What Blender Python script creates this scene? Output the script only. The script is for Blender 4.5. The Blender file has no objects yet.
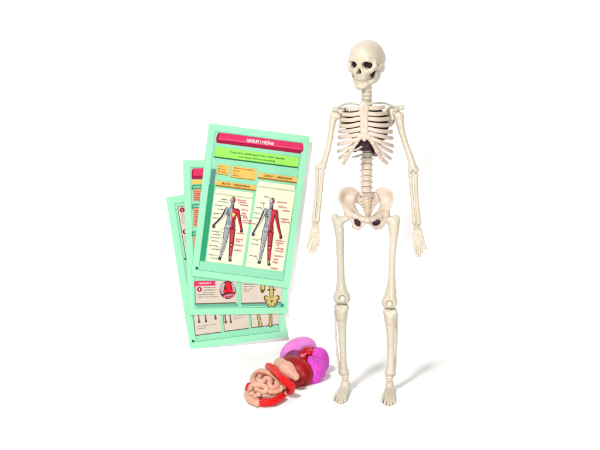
import bpy, bmesh, math, random
import numpy as np
import openvdb as vdb
from mathutils import Vector, Matrix

random.seed(4)
SC = bpy.context.scene
COL = SC.collection
MM = 0.001

# ------------------------------------------------------------------ camera (millimetres)
CAM = np.array([0.0, -1500.0, 550.0])
PITCH = math.radians(12.2)
F = 1198.0                                    # focal length in pixels of a 600 px wide picture
FWD = np.array([0, math.cos(PITCH), -math.sin(PITCH)])
UPV = np.array([0, math.sin(PITCH), math.cos(PITCH)])
RGT = np.array([1.0, 0, 0])


def ray(px, py):
    return FWD + RGT * (px - 300) / F - UPV * (py - 225) / F


def at(px, py, Y=0.0):
    r = ray(px, py)
    return CAM + r * ((Y - CAM[1]) / r[1])


def atz(px, py, z=0.0):
    r = ray(px, py)
    return CAM + r * ((z - CAM[2]) / r[2])


def project(p):
    d = np.asarray(p, float) - CAM
    w = d @ FWD
    return 300 + F * (d @ RGT) / w, 225 - F * (d @ UPV) / w


PX = 1.25                                     # about one photo pixel at the skeleton, in mm

# ------------------------------------------------------------------ materials


def lin(c):
    return tuple(((v / 255) / 12.92 if v / 255 <= 0.04045 else ((v / 255 + 0.055) / 1.055) ** 2.4) for v in c)


MATS = {}


def mat(name, rgb, rough=0.45, var=0.06, scale=60.0, bump=0.0, bscale=400.0, sss=0.0, gain=1.0, spec=0.5, cells=False, tint=None):
    if name.endswith(('_ink', '_card', '_inner')):
        spec = 0.12                                         # matte print
    if name in MATS:
        return MATS[name]
    m = bpy.data.materials.new(name)
    m.use_nodes = True
    nt = m.node_tree
    b = nt.nodes['Principled BSDF']
    base = [min(1.0, v * gain) for v in lin(rgb)]
    tc = nt.nodes.new('ShaderNodeTexCoord')
    nz = nt.nodes.new('ShaderNodeTexNoise')
    nz.inputs['Scale'].default_value = scale
    nz.inputs['Detail'].default_value = 4
    nt.links.new(tc.outputs['Object'], nz.inputs['Vector'])
    mx = nt.nodes.new('ShaderNodeMix')
    mx.data_type = 'RGBA'
    t2 = [v * gain for v in lin(tint)] if tint else [v * (1 - var * 2) for v in base]
    mx.inputs[6].default_value = (*base, 1)
    mx.inputs[7].default_value = (*t2, 1)
    rp = nt.nodes.new('ShaderNodeValToRGB')
    rp.color_ramp.elements[0].position = 0.38
    rp.color_ramp.elements[1].position = 0.68
    nt.links.new(nz.outputs['Fac'], rp.inputs['Fac'])
    nt.links.new(rp.outputs['Color'], mx.inputs[0])
    nt.links.new(mx.outputs[2], b.inputs['Base Color'])
    b.inputs['Roughness'].default_value = rough
    b.inputs['Specular IOR Level'].default_value = spec
    if sss:
        b.inputs['Subsurface Weight'].default_value = sss
        b.inputs['Subsurface Radius'].default_value = (0.004, 0.0025, 0.0015)
        b.inputs['Subsurface Scale'].default_value = 0.6
    if bump:
        if cells:
            bt = nt.nodes.new('ShaderNodeTexVoronoi')
            bt.inputs['Scale'].default_value = bscale
            src = bt.outputs['Distance']
        else:
            bt = nt.nodes.new('ShaderNodeTexNoise')
            bt.inputs['Scale'].default_value = bscale
            bt.inputs['Detail'].default_value = 3
            src = bt.outputs['Fac']
        nt.links.new(tc.outputs['Object'], bt.inputs['Vector'])
        bp = nt.nodes.new('ShaderNodeBump')
        bp.inputs['Strength'].default_value = bump
        bp.inputs['Distance'].default_value = 0.0014 if cells else 0.001
        nt.links.new(src, bp.inputs['Height'])
        nt.links.new(bp.outputs['Normal'], b.inputs['Normal'])
    MATS[name] = m
    return m


G = 0.595
BONE = mat('ivory_plastic', (242, 231, 209), 0.36, 0.05, 38, 0.35, 320, 0.06, G, tint=(233, 218, 192))
BONEG = mat('ivory_plastic_cool', (236, 228, 208), 0.36, 0.05, 38, 0.35, 320, 0.06, G * 0.94, tint=(228, 218, 194))
BONEP = mat('ivory_plastic_warm', (243, 226, 208), 0.42, 0.05, 38, 0.35, 320, 0.06, G, tint=(236, 212, 188))
CAPW = mat('ivory_plastic_light', (248, 244, 226), 0.3, 0.03, 45, 0.1, 260, 0.1, G)
TOOTH = mat('tooth_plastic', (240, 233, 212), 0.3, 0.03, 45, 0, 260, 0, G)
DARK = mat('dark_plum_shade', (58, 36, 50), 0.45, 0.15, 60, 0.3, 200, spec=0.15)  # dark colour used as shade in the skull, rib gaps and hip holes

# ------------------------------------------------------------------ objects


def link(o, parent=None, loc=None):
    COL.objects.link(o)
    if parent is not None:
        o.parent = parent
    return o


def thing(name, label, cat, loc, group=None):
    o = bpy.data.objects.new(name, None)
    o.empty_display_size = 0.02
    o.location = [v * MM for v in loc]
    o['label'] = label
    o['category'] = cat
    if group:
        o['group'] = group
    COL.objects.link(o)
    o['_base'] = [float(v) for v in loc]
    return o


def base_of(parent):
    p = parent
    while p is not None and '_base' not in p:
        p = p.parent
    return np.array(p['_base']) if p is not None else np.zeros(3)


def obj(name, verts, faces, m, parent=None, smooth=True):
    """verts in world mm; stored relative to the thing's base."""
    v = (np.asarray(verts, float) - base_of(parent)) * MM
    me = bpy.data.meshes.new(name)
    me.from_pydata(v.tolist(), [], [list(map(int, f)) for f in faces])
    me.materials.append(m)
    if smooth:
        me.polygons.foreach_set('use_smooth', [True] * len(me.polygons))
    me.update()
    o = bpy.data.objects.new(name, me)
    return link(o, parent)


# ------------------------------------------------------------------ SDF sculpting
def _n(v):
    v = np.asarray(v, float)
    return v / np.linalg.norm(v)


def rotz(a):
    c, s = math.cos(math.radians(a)), math.sin(math.radians(a))
    return np.array([[c, -s, 0], [s, c, 0], [0, 0, 1.0]])


def rotx(a):
    c, s = math.cos(math.radians(a)), math.sin(math.radians(a))
    return np.array([[1.0, 0, 0], [0, c, -s], [0, s, c]])


def roty(a):
    c, s = math.cos(math.radians(a)), math.sin(math.radians(a))
    return np.array([[c, 0, s], [0, 1.0, 0], [-s, 0, c]])


class Sdf:
    def __init__(s, vox=0.6):
        s.ops = []
        s.vox = vox

    def _add(s, fn, lo, hi, k, sub):
        s.ops.append((fn, np.asarray(lo, float), np.asarray(hi, float), k, sub))

    def ell(s, c, r, rot=None, k=1.0, sub=False):
        c = np.asarray(c, float)
        r = np.asarray(r if np.ndim(r) else (r, r, r), float)
        R = np.eye(3) if rot is None else np.asarray(rot)
        ext = np.sqrt(((R * r[None, :]) ** 2).sum(1))

        def fn(x, y, z):
            dx, dy, dz = x - c[0], y - c[1], z - c[2]
            l = [R[0, i] * dx + R[1, i] * dy + R[2, i] * dz for i in range(3)]
            k0 = np.sqrt((l[0] / r[0]) ** 2 + (l[1] / r[1]) ** 2 + (l[2] / r[2]) ** 2)
            k1 = np.sqrt((l[0] / r[0] ** 2) ** 2 + (l[1] / r[1] ** 2) ** 2 + (l[2] / r[2] ** 2) ** 2)
            return np.where(k1 < 1e-6, -r.min(), k0 * (k0 - 1) / np.maximum(k1, 1e-6))
        s._add(fn, c - ext, c + ext, k, sub)

    def cap(s, a, b, ra, rb, k=1.0, flat=None, sub=False):
        a = np.asarray(a, float)
        b = np.asarray(b, float)
        ba = b - a
        L2 = max(float(ba @ ba), 1e-9)
        m = max(ra, rb)
        n, f = (None, 1) if flat is None else (_n(flat[0]), flat[1])

        def fn(x, y, z):
            qx, qy, qz = x - a[0], y - a[1], z - a[2]
            t = np.clip((qx * ba[0] + qy * ba[1] + qz * ba[2]) / L2, 0, 1)
            ox, oy, oz = qx - t * ba[0], qy - t * ba[1], qz - t * ba[2]
            if n is not None:
                dn = (ox * n[0] + oy * n[1] + oz * n[2]) * (f - 1)
                ox, oy, oz = ox + n[0] * dn, oy + n[1] * dn, oz + n[2] * dn
            return np.sqrt(ox * ox + oy * oy + oz * oz) - (ra + t * (rb - ra))
        s._add(fn, np.minimum(a, b) - m, np.maximum(a, b) + m, k, sub)

    def chain(s, pts, rad, k=1.0, flat=None, sub=False):
        for i in range(len(pts) - 1):
            s.cap(pts[i], pts[i + 1], rad[i], rad[i + 1], k, flat, sub)

    def box(s, c, h, rot=None, rnd=0.5, k=1.0, sub=False):
        c = np.asarray(c, float)
        h = np.asarray(h, float)
        R = np.eye(3) if rot is None else np.asarray(rot)
        ext = np.abs(R) @ h + 0.1

        def fn(x, y, z):
            dx, dy, dz = x - c[0], y - c[1], z - c[2]
            q = [np.abs(R[0, i] * dx + R[1, i] * dy + R[2, i] * dz) - (h[i] - rnd) for i in range(3)]
            out = np.sqrt(np.maximum(q[0], 0) ** 2 + np.maximum(q[1], 0) ** 2 + np.maximum(q[2], 0) ** 2)
            return out + np.minimum(np.maximum(q[0], np.maximum(q[1], q[2])), 0) - rnd
        s._add(fn, c - ext, c + ext, k, sub)

    def plate(s, poly, Yc, th, rnd=2.0, k=1.0):
        """poly: outline in photo px (smoothed, closed), standing at depth Yc(px, py); th = half thickness, mm."""
        P = np.array(poly, float)
        n = len(P)
        dense = []
        for i in range(n):
            a, b, c, d = P[i - 1], P[i], P[(i + 1) % n], P[(i + 2) % n]
            for t in (0, .25, .5, .75):
                dense.append(0.5 * (2 * b + (c - a) * t + (2 * a - 5 * b + 4 * c - d) * t * t + (3 * b - 3 * c + d - a) * t ** 3))
        W = np.array([at(x, y, Yc(x, y)) for x, y in dense])
        wy = np.array(W[:, 1])
        A = W[:, [0, 2]]
        B = np.roll(A, -1, axis=0)

        def fn(x, y, z):
            X, Z = x + 0 * z, z + 0 * x
            best = np.full(X.shape, 1e9, np.float32)
            num = np.zeros(X.shape, np.float32)
            den = np.zeros(X.shape, np.float32)
            ins = np.zeros(X.shape, bool)
            for (ax, az), (bx, bz), yv in zip(A, B, wy):
                ex, ez = bx - ax, bz - az
                t = np.clip(((X - ax) * ex + (Z - az) * ez) / max(ex * ex + ez * ez, 1e-9), 0, 1)
                d2 = (X - ax - t * ex) ** 2 + (Z - az - t * ez) ** 2
                best = np.minimum(best, d2)
                w = 1 / (d2 + 1.0)
                num += w * yv
                den += w
                if abs(ez) > 1e-9:
                    ins ^= ((az > Z) != (bz > Z)) & (X < ex * (Z - az) / ez + ax)
            d = np.sqrt(best) * np.where(ins, -1, 1)
            ym = num / den
            a = d + rnd
            b = np.abs(y - ym) - th + rnd
            return np.sqrt(np.maximum(a, 0) ** 2 + np.maximum(b, 0) ** 2) + np.minimum(np.maximum(a, b), 0) - rnd
        lo, hi = W.min(0) - (0, th, 0), W.max(0) + (0, th, 0)
        s._add(fn, lo, hi, k, False)

    def mesh(s, relax=2):
        v = s.vox
        lo = np.min([o[1] for o in s.ops if not o[4]], axis=0) - 3 * v - 1
        hi = np.max([o[2] for o in s.ops if not o[4]], axis=0) + 3 * v + 1
        n = np.ceil((hi - lo) / v).astype(int) + 1
        ax = [(lo[i] + v * np.arange(n[i])).astype(np.float32) for i in range(3)]
        D = np.full(n, 10.0, np.float32)
        for fn, l, h, k, sub in s.ops:
            pad = k + 3 * v
            i0 = np.clip(np.floor((l - pad - lo) / v).astype(int), 0, n)
            i1 = np.clip(np.ceil((h + pad - lo) / v).astype(int) + 1, 0, n)
            if (i1 <= i0).any():
                continue
            x = ax[0][i0[0]:i1[0]][:, None, None]
            y = ax[1][i0[1]:i1[1]][None, :, None]
            z = ax[2][i0[2]:i1[2]][None, None, :]
            sl = (slice(i0[0], i1[0]), slice(i0[1], i1[1]), slice(i0[2], i1[2]))
            a = D[sl]
            b = fn(x, y, z).astype(np.float32)
            if sub:
                b = -b
                hh = np.maximum(k - np.abs(a - b), 0) / k
                D[sl] = np.maximum(a, b) + hh * hh * k / 4
            else:
                hh = np.maximum(k - np.abs(a - b), 0) / k
                D[sl] = np.minimum(a, b) - hh * hh * k / 4
        g = vdb.FloatGrid(10.0)
        g.copyFromArray(np.ascontiguousarray(D, dtype=np.float32))
        pts, quads = g.convertToQuads(isovalue=0.0)
        pts = np.array(pts, float)
        quads = np.array(quads)[:, ::-1]
        # light relaxing pass
        e = np.concatenate([quads[:, [0, 1]], quads[:, [1, 2]], quads[:, [2, 3]], quads[:, [3, 0]]])
        e = np.concatenate([e, e[:, ::-1]])
        for _ in range(relax):
            acc = np.zeros_like(pts)
            cnt = np.zeros(len(pts))
            np.add.at(acc, e[:, 0], pts[e[:, 1]])
            np.add.at(cnt, e[:, 0], 1)
            pts = 0.5 * pts + 0.5 * acc / np.maximum(cnt, 1)[:, None]
        # outward orientation
        P = pts[quads]
        nrm = np.cross(P[:, 2] - P[:, 0], P[:, 3] - P[:, 1])
        vol = (P.mean(1) * nrm).sum()
        c = pts.mean(0)
        vol = ((P.mean(1) - c) * nrm).sum()
        if vol < 0:
            quads = quads[:, ::-1]
        return pts * v + lo, quads


def sculpt(name, s, m, parent, relax=2, xf=None):
    v, f = s.mesh(relax)
    if xf is not None:
        v = v @ xf[0].T + xf[1]
    return obj(name, v, f, m, parent)


def smooth_path(pts, n):
    """Catmull-Rom through pts (any dimension)."""
    p = np.array(pts, float)
    p = np.vstack([2 * p[0] - p[1], p, 2 * p[-1] - p[-2]])
    out = []
    segs = len(p) - 3
    for i in range(n):
        u = i / (n - 1) * segs
        j = min(int(u), segs - 1)
        t = u - j
        a, b, c, d = p[j], p[j + 1], p[j + 2], p[j + 3]
        out.append(0.5 * (2 * b + (c - a) * t + (2 * a - 5 * b + 4 * c - d) * t * t + (3 * b - 3 * c + d - a) * t ** 3))
    return np.array(out)


def sweep(path, ra, rb, up=(0, 0, 1), nseg=14):
    """Tube with elliptic section: half-size ra across (path x up), rb along up; rounded ends."""
    path = np.array(path, float)
    n = len(path)
    ra = np.full(n, ra) if np.ndim(ra) == 0 else np.asarray(ra, float)
    rb = np.full(n, rb) if np.ndim(rb) == 0 else np.asarray(rb, float)
    T = np.gradient(path, axis=0)
    T /= np.linalg.norm(T, axis=1)[:, None]
    P, A, B, TT = [], [], [], []
    for k in (0.0, 0.4, 0.7, 0.92):
        sc = math.sqrt(1 - (1 - k) ** 2)
        P.append(path[0] - T[0] * ra[0] * (1 - k) * 0.9); A.append(ra[0] * max(sc, .05)); B.append(rb[0] * max(sc, .05)); TT.append(T[0])
    for i in range(n):
        P.append(path[i]); A.append(ra[i]); B.append(rb[i]); TT.append(T[i])
    for k in (0.92, 0.7, 0.4, 0.0):
        sc = math.sqrt(1 - (1 - k) ** 2)
        P.append(path[-1] + T[-1] * ra[-1] * (1 - k) * 0.9); A.append(ra[-1] * max(sc, .05)); B.append(rb[-1] * max(sc, .05)); TT.append(T[-1])
    up = np.asarray(up, float)
    V, Fc = [], []
    for p, a, b, t in zip(P, A, B, TT):
        side = _n(np.cross(t, up) if np.linalg.norm(np.cross(t, up)) > 1e-3 else np.cross(t, (0.3, 1, 0.2)))
        u2 = np.cross(side, t)
        for j in range(nseg):
            th = 2 * math.pi * j / nseg
            V.append(p + side * a * math.cos(th) + u2 * b * math.sin(th))
    m = len(P)
    for i in range(m - 1):
        for j in range(nseg):
            k = (j + 1) % nseg
            Fc.append((i * nseg + j, i * nseg + k, (i + 1) * nseg + k, (i + 1) * nseg + j))
    Fc.append(tuple(range(nseg - 1, -1, -1)))
    Fc.append(tuple((m - 1) * nseg + j for j in range(nseg)))
    return np.array(V), Fc


# ================================================================== SETTING
WALLY = 172.0


def build_backdrop():
    prof = []
    r = 14.0
    prof += [(-900, 0), (-400, 0), (-100, 0), (60, 0)]
    for i in range(9):
        a = math.radians(90 * i / 8)
        prof.append((WALLY - 2 * r + 2 * r * math.sin(a), r - r * math.cos(a)))
    prof += [(WALLY, 120), (WALLY, 400), (WALLY, 1000)]
    xs = [-1000, -600, -200, 0, 200, 600, 1000]
    V = [(x, y, z) for (y, z) in prof for x in xs]
    nx = len(xs)
    Fc = [(i * nx + j, i * nx + j + 1, (i + 1) * nx + j + 1, (i + 1) * nx + j) for i in range(len(prof) - 1) for j in range(nx - 1)]
    o = obj('studio_backdrop', V, Fc, mat('white_paper', (250, 250, 250), 0.75, 0.004, 8, 0.02, 500, gain=0.93, spec=0.2), None)
    o['kind'] = 'structure'


build_backdrop()

# ================================================================== SKELETON
SK = thing('skeleton_model', 'cream plastic human skeleton model standing upright with its skull turned to one side', 'skeleton', (84, 0, 0))

# ---- skull (own frame: x right, -y front, z up, mm; origin = middle of the cranium)
SKC = at(366.6, 58.0, 4)
SKR = rotz(-27) @ rotx(2)


def build_skull():
    s = Sdf(0.5)
    U = 3.0                                                 # lift of the face against the cranium
    s.ell((0, 2, 1.0), (20.5, 25.5, 21.5), k=3)
    s.ell((0, -6, 3.0), (18.0, 18.5, 17.5), k=4)            # forehead
    s.ell((0, 14, -3), (18.5, 14, 14), k=6)                 # occiput
    s.ell((0, 2, -15), (14, 16, 7), k=4)                    # base
    s.ell((0, -5, -20), (11.5, 9, 8), k=3)
    for q in (-1, 1):
        s.chain([(q * 2.5, -20.4, -4.6 + U), (q * 10, -19.8, -2.8 + U), (q * 16.6, -13.8, -5.0 + U)], [1.9, 2.1, 2.2], k=3.5)      # brow
        s.chain([(q * 16.8, -13.8, -5.5 + U), (q * 17.4, -13.8, -10 + U), (q * 13.5, -17, -15.5 + U)], [2.1, 2.6, 3.3], k=2.2)   # outer orbit
        s.chain([(q * 13.5, -17, -15.5 + U), (q * 8, -20.5, -16.2 + U), (q * 4.5, -22, -12 + U)], [2.9, 2.7, 1.9], k=2.5)          # lower orbit
        s.chain([(q * 14.5, -15.5, -14.5 + U), (q * 19.0, -8, -13.2 + U), (q * 20.2, 2, -11.0 + U), (q * 18.5, 9, -9.5 + U)], [3.0, 2.3, 1.9, 1.8], k=1.5)  # zygomatic arch
        s.ell((q * 16.5, 11, -13), (3.2, 4, 6), k=3)        # mastoid
    s.chain([(0, -21.7, -5 + U), (0, -24.0, -12.0 + U)], [2.3, 1.9], k=2.5)                                        # nasal bone
    s.ell((0, -16.0, -21.0 + U), (9.4, 8.0, 8.5), k=4)          # maxilla
    s.chain([(-9, -17.0, -19 + U), (0, -21.3, -20.5 + U), (9, -17.0, -19 + U)], [3, 3.2, 3], k=4)
    s.chain([(-7.6, -12.5, -25.6 + U), (-4.6, -18.6, -25.8 + U), (0, -20.6, -26.0 + U), (4.6, -18.6, -25.8 + U), (7.6, -12.5, -25.6 + U)], [2.6, 2.5, 2.5, 2.5, 2.6], k=3)
    # hollows
    s.ell((0, 3, 3), (17.5, 21.5, 17.0), k=1.5, sub=True)
    s.ell((0, -8, -5), (10.5, 9.0, 8.0), k=2, sub=True)
    s.ell((0, -10, -12), (4, 7.5, 5), k=2, sub=True)
    for q in (-1, 1):
        s.ell((q * 9.1, -19, -9.6 + U), (5.7, 12, 4.4), rot=roty(q * 14), k=1.4, sub=True)
        s.ell((q * 1.5, -21, -18.2 + U), (1.7, 8, 2.9), rot=roty(q * -16), k=0.8, sub=True)
    s.ell((0, -21, -16.2 + U), (1.5, 7, 2.0), k=0.8, sub=True)
    sk = sculpt('skull', s, BONE, SK, xf=(SKR, SKC))
    # dark solid standing in for the shade behind the eye and nose openings
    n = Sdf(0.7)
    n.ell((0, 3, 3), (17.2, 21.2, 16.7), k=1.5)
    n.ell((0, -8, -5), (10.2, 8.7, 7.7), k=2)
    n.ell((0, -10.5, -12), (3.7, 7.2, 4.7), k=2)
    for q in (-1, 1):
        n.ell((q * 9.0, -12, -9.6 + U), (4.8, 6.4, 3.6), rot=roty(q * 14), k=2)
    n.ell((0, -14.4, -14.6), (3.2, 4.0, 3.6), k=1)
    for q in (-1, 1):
        n.ell((q * 10.6, -3.5, -16.6), (3.4, 9, 6.6), k=1)  # dark pocket, paints the shade in the gap under the cheek arch
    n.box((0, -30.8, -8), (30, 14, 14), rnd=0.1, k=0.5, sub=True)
    sculpt('skull_shade_fill', n, DARK, sk, xf=(SKR, SKC))
    # jaw
    j = Sdf(0.45)
    for q in (-1, 1):
        j.chain([(q * 16.8, 4.0, -12.5), (q * 15.8, -1.6, -19.4), (q * 13.8, -4.4, -25.2)], [2.6, 6.0, 5.0], k=2.5, flat=((1, 0, 0), 2.0))
        j.chain([(q * 14.6, -1.0, -23.5), (q * 10.6, -9.5, -28.0), (q * 5.8, -16.6, -32.0), (0, -19.0, -33.4)], [3.6, 3.4, 3.2, 3.4], k=2.5, flat=((0.6 * q, -0.8, 0), 1.2))
        j.chain([(q * 9.6, -9, -26.5), (q * 5.6, -15.5, -29), (0, -18.6, -30)], [2.2, 2.3, 2.5], k=2)
    j.ell((0, -19.8, -34.2), (5.6, 3.2, 2.8), k=3)
    sculpt('jaw', j, BONE, sk, xf=(SKR, SKC))
    # teeth: one row above, one below
    t = Sdf(0.3)
    for row, z, h, dy in ((0, -25.4, 1.3, 0.0), (1, -27.9, 1.15, 0.5)):
        for i in range(-5, 6):
            a = i * 0.26
            x = 8.2 * math.sin(a)
            y = -12.9 - 9.2 * math.cos(a) + 1.0 + dy
            t.box((x, y, z), (0.90 if abs(i) > 1 else 0.96, 1.2, h), rot=rotz(math.degrees(a)), rnd=0.4, k=0.06)
    sculpt('teeth', t, TOOTH, sk, relax=1, xf=(SKR, SKC))


build_skull()

# ---- spine
def vertebra_mesh(wx, wy, hz, spikes=True, vox=0.45):
    s = Sdf(vox)
    s.cap((0, 0, -hz * 0.5), (0, 0, hz * 0.5), wx * 0.93, wx * 0.93, k=0.5, flat=((0, 1, 0), wx / wy))
    # flatten the ends of the capsule into a drum with a waist
    s.box((0, 0, hz * 0.5 + 10), (20, 20, 10), rnd=0.1, k=0.7, sub=True)
    s.box((0, 0, -hz * 0.5 - 10), (20, 20, 10), rnd=0.1, k=0.7, sub=True)
    for z in (-1, 1):
        for i in range(16):
            a = 2 * math.pi * i / 16
            b = 2 * math.pi * (i + 1) / 16
            s.cap((wx * .93 * math.cos(a), wy * .93 * math.sin(a), z * hz * .4), (wx * .93 * math.cos(b), wy * .93 * math.sin(b), z * hz * .4), 0.55, 0.55, k=0.7)
    for q in (-1, 1):
        if spikes:
            s.cap((q * wx * .6, wy * .7, 0.4), (q * (wx + 1.3), wy * 0.4, 1.1), 1.7, 1.0, k=1.0, flat=((0, 0, 1), 1.1))
    s.cap((0, wy, 0), (0, wy + 8, -2.5), 2.2, 1.3, k=1.5, flat=((1, 0, 0), 1.5))
    return s.mesh(1)


def place_vertebrae(name, mesh, pts, m, scale=None):
    v0, f0 = mesh
    me0 = None
    for i, p in enumerate(pts):
        if me0 is None:
            o = obj(name, v0 + base_of(SK), f0, m, SK)
            me0 = o.data
        else:
            o = bpy.data.objects.new(name, me0)
            link(o, SK)
        o.location = (np.asarray(p) - base_of(SK)) * MM
        o.rotation_euler = (0, 0, random.uniform(-.03, .03))
        if scale:
            o.scale = scale(i)


place_vertebrae('lumbar_vertebra', vertebra_mesh(6.9, 5.8, 6.7), [at(366.9 - 0.1 * i, 160.2 + 5.75 * i, 6) for i in range(6)], BONEP)
place_vertebrae('thoracic_vertebra', vertebra_mesh(6.4, 5.6, 6.6, False), [at(367.2, 104.5 + 5.6 * i, 14 + (3 if 2 < i < 8 else 0) - (3 if i > 8 else 0)) for i in range(10)], BONEG)
place_vertebrae('neck_vertebra', vertebra_mesh(6.5, 5.4, 4.4, False), [at(366.9 - 0.05 * i, 85.6 + 3.8 * i, -7 + 0.4 * i) for i in range(5)], BONE)


# ---- rib cage
def build_ribs():
    st = Sdf(0.5)
    YF = -27.0
    ctr = [(363.8, 104.6), (363.9, 107.5), (364.0, 115), (364.1, 125), (364.2, 133), (364.3, 139.5)]
    hw = [5.0, 6.6, 5.2, 4.9, 4.6, 2.6]
    for i in range(len(ctr) - 1):
        st.cap(at(*ctr[i], YF + (4 if i == 0 else 0)), at(*ctr[i + 1], YF), hw[i], hw[i + 1], k=2, flat=((0, 1, 0), 2.4))
    # groove down the middle
    st.chain([at(363.9, 104, YF - 2.6), at(364.3, 137, YF - 2.2)], [0.9, 0.8], k=0.5, sub=True)
    # costal arches
    st.chain([at(360.0, 137, YF), at(356.2, 142.5, YF + 2), at(351.3, 150, YF + 6), at(347.0, 157.5, YF + 13), at(343.6, 163.5, YF + 19)], [3.0, 2.5, 2.4, 2.3, 2.0], k=2, flat=((0, 1, 0), 1.5))
    st.chain([at(368.3, 137, YF), at(373.0, 143, YF + 2), at(377.0, 151, YF + 6), at(381.5, 158.5, YF + 12), at(386.0, 163.0, YF + 18)], [3.0, 2.6, 2.6, 2.5, 2.2], k=2, flat=((0, 1, 0), 1.5))
    cage = sculpt('rib_cage', st, BONEP, SK)
    # (start on the sternum or arch, end at the side); one rib each
    L = [((359.8, 107.6), (347, 109.0), 14), ((359.6, 113.4), (342.5, 114.2), 22), ((359.6, 118.6), (341.0, 119.8), 25), ((359.8, 123.9), (340.2, 126.0), 27),
         ((359.8, 129.2), (339.5, 131.2), 27), ((359.6, 134.4), (338.9, 137.2), 27), ((358.0, 139.2), (338.1, 144.0), 26),
         ((354.6, 144.8), (338.0, 151.2), 23), ((351.0, 150.3), (339.5, 158.0), 19)]
    R = [((368.2, 107.8), (384, 107.0), 14), ((368.6, 113.6), (387.0, 112.8), 22), ((368.6, 118.6), (390.0, 118.6), 25), ((368.4, 123.8), (391.3, 125.0), 27),
         ((368.4, 128.7), (391.9, 131.7), 27), ((368.6, 133.3), (392.4, 138.2), 27), ((370.4, 138.0), (392.8, 146.0), 26),
         ((373.6, 142.8), (392.2, 152.0), 23), ((376.0, 148.4), (390.6, 158.6), 20), ((380.0, 156.0), (387.0, 163.4), 12)]
    for side, rows in ((-1, L), (1, R)):
        for i, (S, E, dep) in enumerate(rows):
            pts, hh, ww = [], [], []
            spx = 367 + side * 5
            y0 = YF + (0 if i < 7 else (i - 6) * 5)
            ymid = y0 + dep
            for t in np.linspace(0, 1, 15):
                th = t * math.pi / 2
                sn = math.sin(th)
                px = S[0] + (E[0] - S[0]) * sn
                sag = (0.9 if i < 5 else 0.3) * math.sin(sn * math.pi)
                py = S[1] + (E[1] - S[1]) * sn + sag
                pts.append(at(px, py, y0 + dep * (1 - math.cos(th)) ** 1.15))
                hh.append(2.62 - 0.2 * t * t if i < 7 else 2.4 - .2 * t); ww.append(1.05 + 0.75 * t * t)
            back = 24.0
            for t in np.linspace(0.1, 1, 12):
                th = t * math.pi / 2
                px = E[0] + (spx - E[0]) * (1 - math.cos(th))
                f = (px - S[0]) / (E[0] - S[0])
                py = S[1] + (E[1] - S[1]) * max(-0.3, min(1.0, f))
                pts.append(at(px, py, ymid + (back - ymid) * math.sin(th)))
                hh.append(2.3 - 0.7 * t); ww.append(2.1 - 0.7 * t)
            v, f = sweep(pts, ww, hh, up=(0, 0, 1), nseg=16)
            obj('rib', v, f, BONEP, cage)
    # short floating ribs at the back
    for S, E, y0 in (((361.6, 146.4), (352.8, 151.0), -8), ((362, 154.6), (352.3, 157.2), 14), ((372, 149.5), (377.5, 151.5), 16), ((372, 154.6), (377.5, 156.0), 14)):
        pts = [at(S[0] + (E[0] - S[0]) * t, S[1] + (E[1] - S[1]) * t + 0.4 * math.sin(t * 3.14), y0 - (14 if y0 > 0 else 2) * t * t) for t in np.linspace(0, 1, 8)]
        v, f = sweep(pts, 1.1, [1.5, 1.5, 1.5, 1.5, 1.4, 1.3, 1.1, .8], nseg=10)
        obj('floating_rib', v, f, CAPW if y0 < 0 else BONEG, cage)
    # added dark body, stands in for the shaded inside of the cage
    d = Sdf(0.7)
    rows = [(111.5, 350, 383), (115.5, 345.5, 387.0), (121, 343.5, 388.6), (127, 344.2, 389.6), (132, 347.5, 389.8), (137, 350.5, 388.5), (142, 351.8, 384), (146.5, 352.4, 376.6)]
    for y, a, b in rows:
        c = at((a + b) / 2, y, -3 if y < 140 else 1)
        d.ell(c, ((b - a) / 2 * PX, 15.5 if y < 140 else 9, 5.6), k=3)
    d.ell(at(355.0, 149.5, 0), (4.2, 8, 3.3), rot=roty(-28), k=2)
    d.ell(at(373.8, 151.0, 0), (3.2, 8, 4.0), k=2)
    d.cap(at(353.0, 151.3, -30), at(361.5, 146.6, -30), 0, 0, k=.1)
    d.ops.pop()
    sculpt('chest_shade_fill', d, DARK, SK)


build_ribs()


# ---- shoulders
def build_shoulders():
    for side in (-1, 1):
        if side < 0:
            cl = [at(360.5, 104.2, -24), at(354, 103.4, -22), at(346.5, 103.6, -12), at(340.5, 106.0, -4), at(336, 108.8, -1)]
            acr = [at(345, 111.0, 4), at(339.5, 110.2, 1), at(334.0, 109.6, -1)]
            cora = [at(344.5, 109.5, 2), at(341, 112.4, -6)]
            blade = [at(346, 110, 16), at(345.0, 121, 18), at(350.5, 128, 22)]
        else:
            cl = [at(368.2, 104.2, -24), at(375, 103.0, -22), at(383, 102.8, -12), at(390.5, 105.4, -4), at(398, 108.4, -1)]
            acr = [at(391, 109.5, 4), at(397, 108.6, 1), at(402.3, 107.6, 0)]
            cora = [at(391, 109.0, 0), at(392.3, 119.0, -3)]
            blade = [at(389, 110, 16), at(390, 121, 18), at(384.5, 128, 22)]
        v, f = sweep(smooth_path(cl, 26), np.interp(np.linspace(0, 1, 26), [0, .2, .7, 1], [2.4, 1.5, 1.4, 1.9]), np.interp(np.linspace(0, 1, 26), [0, .2, .7, 1], [2.2, 1.35, 1.3, 1.7]))
        obj('clavicle', v, f, BONEG, SK)
        s = Sdf(0.5)
        s.chain(acr, [2.6, 3.2, 3.0], k=2)
        if side > 0:
            s.chain(cora, [3.0, 2.3], k=2, flat=((0, 1, 0), 1.3))
            s.ell(at(396.0, 110.0, -2), (3.4, 3, 2.6), k=2)
        else:
            s.chain(cora, [2.8, 2.3], k=2)
            s.ell(at(339.3, 110.7, -4), (2.6, 2.6, 2.4), k=1.5)
        s.chain(blade, [4.0, 5.5, 4.0], k=4, flat=((0, 1, 0), 3.0))
        s.cap(acr[0], blade[0], 3, 3, k=3)
        sculpt('scapula', s, BONEG, SK)


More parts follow.
